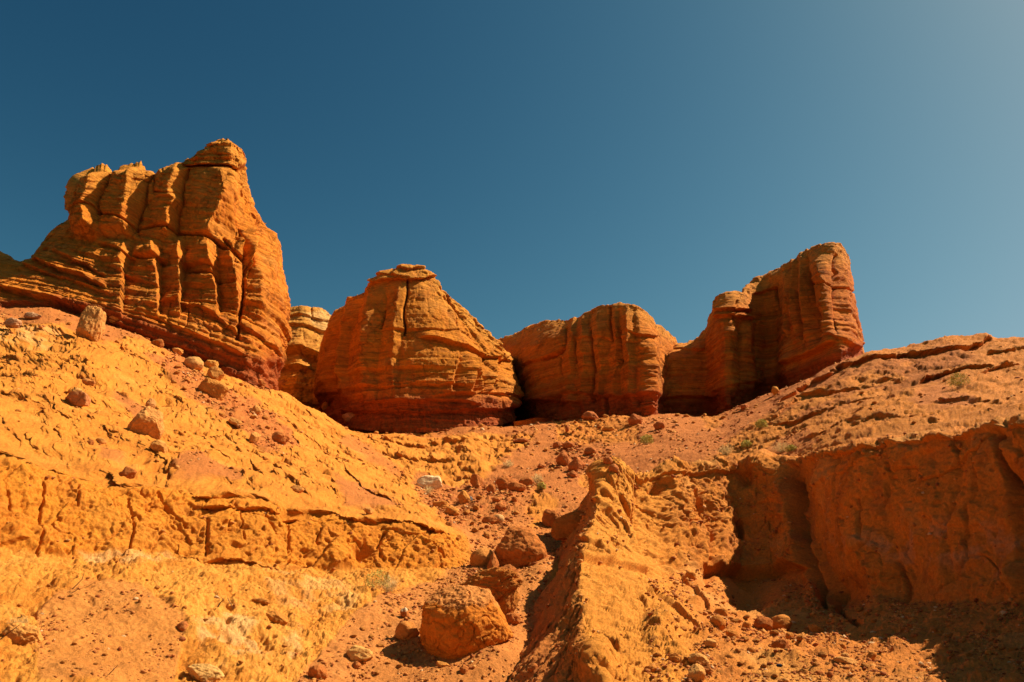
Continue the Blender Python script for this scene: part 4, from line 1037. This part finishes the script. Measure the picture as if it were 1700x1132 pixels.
for i, (x, y, w, h, k, lb, cc) in enumerate([
    (1054, 697, 25, 21, 'lump', 'ribbed boulder on the lit mound below the flat-topped ridge block', RD), (942, 711, 8, 15, 'wedge', 'tiny pointed rock at the edge of the shadow below the ridge block', RD),
    (980, 691, 30, 20, 'wedge', 'triangular red boulder against the foot of the ridge block', RD), (866, 731, 30, 8, 'slab', 'thin flat slab on the basin floor under the domed butte', RD),
    (581, 692, 27, 17, 'wedge', 'pinkish boulder in the shadow at the left foot of the domed butte', (.55, .22, .08)), (525, 660, 14, 30, 'block', 'narrow upright block at the left foot of the domed butte', (.56, .20, .03)),
    (540, 674, 13, 16, 'round', 'small round stone right of the narrow upright block', (.56, .20, .03)), (1237, 675, 16, 11, 'lump', 'small red boulder at the shadow line left below the right tower', RD),
    (1287, 649, 12, 17, 'wedge', 'small upright boulder in the shadow right below the recessed wall', (.6, .22, .03)), (1094, 706, 20, 15, 'lump', 'dim boulder in the shadow beside the lit mound', RD),
    (1010, 712, 22, 8, 'slab', 'flat ledge stone on the lit mound below the ridge block', TN)]):
    boulder(x, y, w, h, k, lb, 75 + i, colr=cc, group=TG)
# left slope
boulder(154, 539, 47, 71, 'block', 'tall standing tan boulder on the crest of the left slope', 90, rot=4, depth=.8, colr=(.66, .27, .06), group=LG, yaw=.5)
boulder(193, 527, 27, 21, 'round', 'low rounded boulder just right of the tall standing one', 91, rot=-12, colr=(.60, .23, .045), group=LG)
boulder(130, 661, 42, 34, 'block', 'brick-shaped reddish boulder on the tan left slope', 92, rot=14, depth=.8, colr=(.52, .18, .05), group=LG, yaw=.3, cap=(.55, (.62, .26, .06)))
boulder(246, 702, 60, 58, 'wedge', 'large pyramid-shaped boulder in the middle of the left slope', 93, rot=12, depth=.8, colr=(.64, .25, .055), group=LG, yaw=.6)
boulder(250, 672, 17, 24, 'lump', 'small block behind the tip of the pyramid-shaped boulder', 94, colr=(.60, .24, .06), group=LG)
boulder(147, 635, 24, 14, 'slab', 'small flat crusty stone above the brick-shaped boulder', 95, rot=10, colr=(.58, .20, .04), group=LG)
boulder(353, 646, 56, 34, 'slab', 'long sloping slab under two stacked boulders on the left slope', 96, rot=20, depth=.7, colr=(.60, .22, .035), group=LG)
boulder(358, 622, 32, 28, 'block', 'squarish boulder sitting on the long sloping slab', 97, rot=10, colr=(.62, .24, .045), group=LG, yaw=.7)
boulder(350, 605, 26, 18, 'lump', 'crumbly topmost boulder of the stack on the left slope', 98, colr=(.66, .28, .05), group=LG)
boulder(322, 604, 34, 28, 'round', 'rounded pale boulder left of the stack below the tall tower', 99, rot=10, colr=(.64, .28, .07), group=LG)
for i, (x, y, w, h, k, lb, rt) in enumerate([
    (264, 742, 32, 24, 'wedge', 'angular block below the pyramid-shaped boulder', 20), (167, 733, 18, 12, 'block', 'small tan block on the lower left slope', 15), (150, 735, 12, 12, 'lump', 'small dark stone next to the small tan block', 0),
    (392, 701, 26, 12, 'slab', 'thin pale slab lying along the rubble band', 28), (421, 728, 18, 24, 'block', 'short tilted block in the rubble band', 30), (466, 728, 30, 24, 'lump', 'round reddish clod at the lower end of the rubble band', 10),
    (426, 681, 16, 18, 'lump', 'small upright stone in the upper rubble band', 0), (212, 786, 26, 24, 'wedge', 'dark triangular block sticking out of the left bluff rim', 10), (295, 583, 20, 12, 'lump', 'flat stone above the rounded pale boulder', 20),
    (262, 570, 22, 18, 'wedge', 'small peaked stone under the dark foot of the tall tower', 0), (612, 848, 16, 12, 'block', 'small pale block on the rim of the left bluff', 25), (493, 812, 22, 12, 'slab', 'flat stone on the slope above the left bluff rim', 20),
    (433, 636, 22, 14, 'lump', 'brown lump below the overhanging foot of the tall tower', 25), (470, 640, 22, 20, 'round', 'red boulder at the right foot of the tall tower', 20), (55, 525, 34, 14, 'lump', 'low greyish outcrop stone at the far left of the slope', 5),
    (20, 536, 30, 20, 'lump', 'grey outcrop stone at the left edge of the picture', 5)]):
    boulder(x, y, w, h, k, lb, 110 + i, rot=rt, colr=((.38, .11, .02) if 'dark' in lb else (.50, .155, .03) if ('red' in lb or 'brown' in lb) else (.50, .24, .10) if 'grey' in lb else (.66, .27, .055)), group='smaller rocks on the left slope')
boulder(40, 1056, 56, 36, 'lump', 'creased lump of rock with dry grass at the lower left corner', 130, rot=15, colr=(.66, .26, .05), group='rocks below the left bluff', rough=.08)
boulder(340, 1118, 62, 30, 'wedge', 'pale flat-faced rock at the lower edge left of the gully', 131, rot=12, colr=(.74, .38, .10), group='rocks below the left bluff', yaw=.4)
boulder(304, 1040, 20, 17, 'wedge', 'dark-sided small rock on the mud slope left of the pale patch', 132, colr=(.46, .14, .03), group='rocks below the left bluff')
boulder(302, 1062, 12, 10, 'lump', 'tiny dark clod below the dark-sided small rock', 133, colr=(.38, .11, .03), group='rocks below the left bluff')
boulder(434, 997, 30, 9, 'slab', 'thin dark-edged slab on the yellow slope below the bluff', 134, rot=8, colr=(.52, .19, .03), group='rocks below the left bluff')
boulder(460, 1026, 38, 18, 'lump', 'crumbly brown patch of rock on the yellow slope', 135, rot=25, colr=(.56, .20, .03), group='rocks below the left bluff', rough=.1)
# right foot slope
for i, (x, y, w, h, k, lb, rt) in enumerate([
    (1191, 1034, 26, 24, 'round', 'rounded stone casting a shadow below the lit buttress', -20), (1198, 1017, 22, 15, 'slab', 'flat stone just behind the rounded one below the buttress', -10),
    (1239, 1040, 14, 15, 'block', 'small square stone left of the two joined boulders', 20), (1215, 1053, 20, 14, 'slab', 'small slab below the small square stone', 10),
    (1180, 1069, 20, 16, 'block', 'pale tilted stone on the sunlit sand', 20), (1267, 1036, 30, 26, 'lump', 'dark left one of the two joined boulders', 0),
    (1296, 1035, 36, 26, 'round', 'rounded right one of the two joined boulders', -14), (1311, 1056, 13, 13, 'round', 'small ball-like stone under the two joined boulders', 0),
    (1296, 1073, 28, 24, 'lump', 'dark lumpy stone in the middle of the sunlit foot slope', 0), (1330, 1086, 36, 22, 'lump', 'wide low boulder right of the dark lumpy stone', 8),
    (1160, 1094, 34, 17, 'slab', 'long smooth pale slab on the sunlit sand', 12), (1247, 1079, 14, 10, 'round', 'small flat pebble-like stone between the long slab and the lumpy stone', 0),
    (1156, 1120, 26, 32, 'block', 'pale block cut by the lower edge of the picture', 10), (1173, 1114, 20, 16, 'lump', 'dark stone right of the pale block at the lower edge', 15),
    (1403, 1089, 14, 10, 'round', 'small pale stone perched on a flat slab', 0), (1404, 1098, 38, 13, 'slab', 'flat slab carrying a small pale stone', 8),
    (1358, 1046, 32, 14, 'slab', 'sloping slab at the edge of the bluff shadow', 22), (1378, 1120, 11, 11, 'round', 'small dark round stone near the lower edge', 0),
    (1360, 1118, 15, 9, 'slab', 'small flat stone left of the dark round one near the lower edge', 10), (1146, 956, 17, 14, 'block', 'lit block caught at the top of the notch beside the spur', 10),
    (1447, 1089, 16, 14, 'lump', 'stone at the tip of the bluff shadow', 0), (1120, 1092, 22, 16, 'lump', 'rough stone left of the long smooth slab', 0),
    (1398, 1073, 13, 11, 'lump', 'small clod behind the flat slab with the perched stone', 0), (1643, 1083, 14, 9, 'round', 'single round stone inside the shadow at the right', 0),
    (1080, 1110, 20, 12, 'lump', 'low stone near the lower edge right of the spur', 0)]):
    boulder(x, y, w, h, k, lb, 140 + i, rot=rt, colr=((.42, .12, .02) if 'dark' in lb else (.68, .30, .07) if 'pale' in lb else (.58, .20, .03)), group=RG)
boulder(1294, 1105, 11, 6, 'round', 'dark blue-grey pebble on the sunlit sand at the lower right', 170, colr=(.03, .035, .05), name='pebble', cat='pebble')

# countable small stones: individuals that share a label because nothing tells them apart
Pts = {'A': GA2.reshape(-1, 3), 'B': GB2.reshape(-1, 3)}
PJ = {k: PROJ(v) for k, v in Pts.items()}
def visible(k, sel):
    P_ = Pts[k][sel]; x = PJ[k][0][sel]; y = PJ[k][1][sel]
    z = ZB['z'][np.clip((y / 2).astype(int), 0, 699), np.clip((x / 2).astype(int) + 40, 0, 959)]
    return sel[P_[:, 1] < z + .35]
STONE_ME = []
for i, k in enumerate(['lump', 'block', 'round', 'slab', 'wedge', 'lump']):
    V, F = rock_shape(k, 300 + i, 0, 4); V = V / np.abs(V).max(); V[:, 2] *= .75
    me_ob = mesh_np('stone', V, F, np.array((.58, .21, .035)) * (1 + .15 * fbm(V * 3, 3))[:, None], M_STONE)
    STONE_ME.append(me_ob.data); bpy.data.objects.remove(me_ob)
def scatter(k, poly, n, lo, hi, label, group, seed):
    r = np.random.RandomState(seed)
    x, y = PJ[k][0], PJ[k][1]
    idx = np.where((poly_mask(x, y, poly, 2) > .5) & (Pts[k][:, 1] > 9))[0]
    idx = visible(k, idx)
    idx = r.choice(idx, n * 3, replace=False); out = []
    for i in idx:
        if len(out) >= n: break
        if any(abs(x[i] - a) < 9 + w * .5 and abs(y[i] - b) < 8 + w * .3 for a, b, w in USED): continue
        p = Pts[k][i]; s = r.uniform(lo, hi) ** 1.0 * p[1] / FPX / 2
        if not out:
            o = bpy.data.objects.new('stone', STONE_ME[r.randint(6)])
        else:
            o = out[0].copy(); o.data = STONE_ME[r.randint(6)]
        scene.collection.objects.link(o); o.location = p + np.array((0, 0, s * .25))
        o.scale = (s * r.uniform(.8, 1.4), s, s * r.uniform(.7, 1.1)); o.rotation_euler = (r.uniform(-.4, .4), r.uniform(-.4, .4), r.uniform(0, 6.28))
        tag(o, label, 'stone', group); out.append(o); USED.append((x[i], y[i], 6))
scatter('B', [(1060,1060),(1180,1000),(1300,1040),(1440,1080),(1480,1125),(1100,1125)], 70, 7, 15, 'small loose stone on the sunlit foot slope under the shaded bluff', 'small stones on the sunlit foot slope', 1)
scatter('B', [(1240,985),(1400,1010),(1690,1040),(1690,1100),(1480,1080),(1300,1000)], 30, 6, 12, 'small loose stone in the shadow at the foot of the bluff', 'small stones in the bluff shadow', 2)
scatter('A', [(490,1125),(560,1070),(640,1000),(780,940),(790,980),(700,1010),(690,1120)], 38, 5, 10, 'small loose stone on the lower gully floor', 'small stones on the lower gully floor', 3)
scatter('A', [(700,830),(790,790),(880,800),(860,870),(800,900),(740,860)], 44, 7, 15, 'small reddish stone in the rubble pile of the upper gully', 'small stones of the rubble pile', 4)
scatter('A', [(880,735),(1000,725),(1030,780),(960,800),(880,780)], 22, 6, 11, 'small stone scattered among the red cluster above the spur', 'small stones of the red cluster', 5)
scatter('A', [(250,575),(330,610),(420,665),(480,700),(470,745),(400,720),(330,670),(260,620)], 50, 6, 12, 'small stone in the rubble band below the tall tower', 'small stones of the rubble band', 6)

scatter('A', [(560,694),(640,708),(760,704),(860,702),(860,716),(760,718),(640,722),(570,712)], 22, 4, 10, 'small fallen stone lying along the foot of the domed butte', 'fallen stones at the foot of the domed butte', 7)
scatter('A', [(880,690),(1000,688),(1090,684),(1180,688),(1250,664),(1260,676),(1180,704),(1000,708),(890,706)], 26, 4, 10, 'small fallen stone along the foot of the ridge block and recessed wall', 'fallen stones below the ridge', 8)
scatter('A', [(0,512),(150,528),(300,592),(400,632),(400,645),(290,612),(150,548),(0,530)], 24, 5, 11, 'small fallen stone along the foot of the tall left tower', 'fallen stones at the foot of the tall tower', 9)
scatter('A', [(20,960),(300,950),(480,980),(480,1110),(40,1120)], 40, 4, 9, 'small loose stone on the mud slope below the left bluff', 'small stones below the left bluff', 10)
scatter('A', [(20,580),(200,600),(420,720),(480,800),(300,780),(20,720)], 40, 4, 9, 'small loose stone on the tan left slope', 'small stones on the left slope', 11)
scatter('A', [(1300,700),(1450,640),(1690,600),(1690,680),(1400,720)], 30, 4, 9, 'small loose stone on the right hillside above the bluff', 'small stones on the right hillside', 12)

# gravel nobody could count
def gravel(name, k, w, n, lo, hi, label, seed, mat):
    r = np.random.RandomState(seed)
    y = Pts[k][:, 1]; x = PJ[k][0]; yy = PJ[k][1]
    ok = (x > -40) & (x < 1740) & (yy > 300) & (yy < 1180) & (y > 9)
    dens = sst(fbm(np.stack([x, yy, 0 * x], 1) / 46.0, 3, off=seed), -.15, .45) ** 1.5 + .08
    near_ = np.zeros(len(x))
    for a, b, ww in USED:
        if ww > 11:
            m = (np.abs(x - a) < ww * 1.6) & (np.abs(yy - b) < ww * 1.3)
            near_[m] = np.maximum(near_[m], np.exp(-(((x[m] - a) / (ww * .75)) ** 2 + ((yy[m] - b - ww * .3) / (ww * .45)) ** 2)))
    p = np.where(ok, w * (dens + 1.2 * near_), 0); p = p / p.sum()
    idx = r.choice(len(p), n, p=p)
    V, F = ICO[1]; V = V * np.array((1, 1, .7))
    nv = len(V)
    s = (lo + (hi - lo) * r.uniform(0, 1, n) ** 3) * y[idx] / FPX / 2
    th = r.uniform(0, 6.28, n)
    j = 1 + .28 * r.normal(size=(n, nv, 1))
    VV = V[None] * j * s[:, None, None] * r.uniform(.7, 1.3, (n, 1, 3))
    c, sn = np.cos(th)[:, None], np.sin(th)[:, None]
    VV = np.stack([VV[..., 0] * c - VV[..., 1] * sn, VV[..., 0] * sn + VV[..., 1] * c, VV[..., 2]], -1)
    off = Pts[k][idx] + r.normal(size=(n, 3)) * np.array((.02, .02, .0))
    VV += off[:, None]
    FF = F[None] + (np.arange(n) * nv)[:, None, None]
    base = np.array(((.52, .18, .04), (.40, .11, .025), (.66, .27, .06), (.75, .45, .2)))[r.choice(4, n, p=(.38, .34, .24, .04))]
    ob = mesh_np(name, VV.reshape(-1, 3), FF.reshape(-1, 3), np.repeat(base, nv, 0), mat, smooth_=False)
    return tag(ob, label, 'gravel', kind='stuff')
wA = (SCR_A * .9 + .07) * (1 + 2 * RUB_A)
gravel('gravel', 'A', wA, 15000, 1.3, 8.0, 'loose gravel strewn over the red scree and tan slopes', 21, M_STONE)
wB = np.where(FSL_B > .5, 1.0, .06)
gravel('gravel', 'B', wB, 11000, 1.4, 9.0, 'loose gravel strewn over the foot slope below the bluff', 22, M_STONE)

# ================================================================== PLANTS
def simple_mat(name, c, rough=.8):
    m = bpy.data.materials.new(name); m.use_nodes = True; nt = m.node_tree; b = nt.nodes['Principled BSDF']
    b.inputs['Roughness'].default_value = rough; b.inputs['Specular IOR Level'].default_value = .1
    tc = nt.nodes.new('ShaderNodeTexCoord'); n = nt.nodes.new('ShaderNodeTexNoise'); n.inputs['Scale'].default_value = 9
    cr = nt.nodes.new('ShaderNodeValToRGB')
    cr.color_ramp.elements[0].color = tuple(v * .6 for v in c) + (1,); cr.color_ramp.elements[1].color = tuple(min(1, v * 1.5) for v in c) + (1,)
    cr.color_ramp.elements[0].position = .35; cr.color_ramp.elements[1].position = .65
    nt.links.new(tc.outputs['Object'], n.inputs['Vector']); nt.links.new(n.outputs['Fac'], cr.inputs['Fac']); nt.links.new(cr.outputs['Color'], b.inputs['Base Color'])
    return m
M_GREEN = simple_mat('shrub_green', (.46, .38, .08)); M_DRY = simple_mat('dry_grass', (.62, .42, .16)); M_TWIG = simple_mat('dead_twig', (.09, .05, .03))
M_BROWN = simple_mat('dry_brush', (.30, .16, .06))
def strips(paths, wid):
    """thin three-sided stems along polylines"""
    V = []; F = []
    for pth, w in zip(paths, wid):
        n0 = len(V); L = len(pth)
        for i, p in enumerate(pth):
            r_ = w * (1 - .7 * i / (L - 1))
            for a in range(3):
                V.append((p[0] + r_ * math.cos(a * 2.09), p[1] + r_ * math.sin(a * 2.09), p[2]))
        for i in range(L - 1):
            for a in range(3):
                b = (a + 1) % 3
                F.append((n0 + i * 3 + a, n0 + i * 3 + b, n0 + (i + 1) * 3 + b, n0 + (i + 1) * 3 + a))
    return np.array(V), np.array(F)
def shrub(px_, py_, w, h, label, green, seed, n=90, group=None):
    w *= 1.25; h *= 1.2
    r = np.random.RandomState(seed)
    d = ground_at(px_, py_ + h * .45); s = d / FPX
    base = W(px_, py_ + h * .5, d + .1)
    root = bpy.data.objects.new('shrub', None); root.empty_display_size = .2; scene.collection.objects.link(root); root.location = base
    tag(root, label, 'shrub', group)
    R, H = w / 2 * s, h * s
    def tuft(cnt, spread, hh, seedo, wd):
        rr = np.random.RandomState(seed + seedo); ps = []; ws = []
        for i in range(cnt):
            a = rr.uniform(0, 6.28); q = rr.uniform(.1, 1) ** .6 * spread; z = hh * rr.uniform(.5, 1.05) * (1 - .45 * (q / spread) ** 2)
            b0 = np.array((math.cos(a) * q * .18, math.sin(a) * q * .18, -.03)); e = np.array((math.cos(a) * q, math.sin(a) * q, z))
            mid = (b0 + e) / 2 + np.array((0, 0, .12 * z)) + rr.normal(size=3) * .05 * spread
            ps.append([b0, (b0 + mid) / 2 + rr.normal(size=3) * .02 * spread, mid, e]); ws.append(wd)
            for k in range(3):
                t = mid + (e - mid) * rr.uniform(-.4, .9); ps.append([t, t + rr.normal(size=3) * np.array((.14, .14, .1)) * spread + np.array((0, 0, .12 * hh))]); ws.append(wd * .8)
        return strips(ps, ws)
    V, F = tuft(n // 2, R, H * .9, 1, .16 * s); mesh_np('stems', V, F, None, M_BROWN if green else M_DRY, root)
    V, F = tuft(n, R * (.95), H, 2, .22 * s)
    if green:
        # leaf sprays
        m = 1500; a = r.uniform(0, 6.28, m); q = r.uniform(0, 1, m) ** .6; el = r.uniform(.15, 1, m)
        C = np.stack([np.cos(a) * q * R * .95, np.sin(a) * q * R * .95, H * el * (1 - .4 * q * q)], 1)
        keep = perlin(C / R * 2.2 + seed) > -.12; C = C[keep]; m = len(C)
        u = r.normal(size=(m, 3)); u /= np.linalg.norm(u, axis=1)[:, None]; v = np.cross(u, r.normal(size=(m, 3))); v /= np.linalg.norm(v, axis=1)[:, None]
        L = (.9 + r.uniform(0, 1.1, m))[:, None] * s * .9
        Q = np.stack([C - u * L, C + v * L * .35, C + u * L, C - v * L * .35], 1).reshape(-1, 3)
        mesh_np('foliage', Q, np.arange(len(Q)).reshape(-1, 4), None, M_GREEN, root, smooth_=False)
    else:
        mesh_np('dry_blades', V, F, None, M_DRY, root)
    return root
shrub(566 + 60, 962, 34, 26, 'half-green bush casting a dark shadow at the foot of the left bluff', True, 1, 90)
shrub(646, 968, 32, 26, 'dry straw-coloured tuft right behind the half-green bush', False, 2, 110)
shrub(1594, 630, 30, 24, 'bright green bush on the right hillside below the skyline', True, 3, 110)
shrub(1265, 703, 18, 14, 'small yellow-green bush on the tan hillside below the right tower', True, 4, 60)
shrub(1240, 737, 16, 12, 'tiny green bush between the hillside and the bluff rim', True, 5, 50)
shrub(1207, 746, 26, 18, 'pale dry grass tuft left of the tiny green bush', False, 6, 90)
shrub(1300, 741, 34, 16, 'wide pale dry grass tuft on the purple scree patch', False, 7, 110)
shrub(1314, 744, 16, 10, 'yellow-green sprig in front of the wide dry grass tuft', True, 8, 40)
shrub(893, 793, 20, 18, 'faint dry bush on the scree above the big gully boulders', False, 9, 80)
shrub(899, 806, 13, 12, 'small green tuft under the faint dry bush', True, 10, 40)
shrub(1074, 729, 20, 15, 'small dull bush on the mound near the flat-topped ridge block', True, 11, 60)
shrub(712, 812, 18, 12, 'dry tuft growing against the cream white block', False, 13, 60)
shrub(28, 1035, 34, 20, 'dry grass on the creased lump at the lower left corner', False, 14, 90)
shrub(845, 768, 20, 14, 'greyish dry brush on the scree above the rubble pile', False, 15, 70)
def twig(pts, w, label):
    d = ground_at(pts[0][0], pts[0][1]); o = np.array(W(pts[0][0], pts[0][1], d - .02)); s = d / FPX
    Q = [np.array(W(x, y, d - .05 - .02 * i)) - o for i, (x, y) in enumerate(pts)]
    paths = [Q]; ws = [w * s]
    r = np.random.RandomState(len(pts) + int(pts[0][0]))
    for i in range(1, len(Q) - 1):
        paths.append([Q[i], Q[i] + r.normal(size=3) * np.array((4, 3, 4)) * s + np.array((0, 0, 4 * s))]); ws.append(w * s * .6)
    V, F = strips(paths, ws)
    ob = mesh_np('twig', V, F, None, M_TWIG); ob.location = o
    tag(ob, label, 'twig')
twig([(361,1008),(366,1000),(371,996),(379,996),(383,1002),(388,1010)], 1.3, 'dark arched dead twig on the yellow slope')
twig([(120,978),(128,970),(136,962),(140,950)], 1.1, 'dark forked twig at the foot of the left bluff')
twig([(180,1120),(188,1112),(196,1104)], 1.2, 'short dark twig near the lower left edge')
twig([(0,1062),(12,1052),(26,1042),(34,1036)], 1.3, 'long dead branch poking out of the dry grass at the lower left corner')
twig([(118,985),(130,978),(145,974),(158,966)], 1.0, 'low dark twig sprawling beside the forked twig')
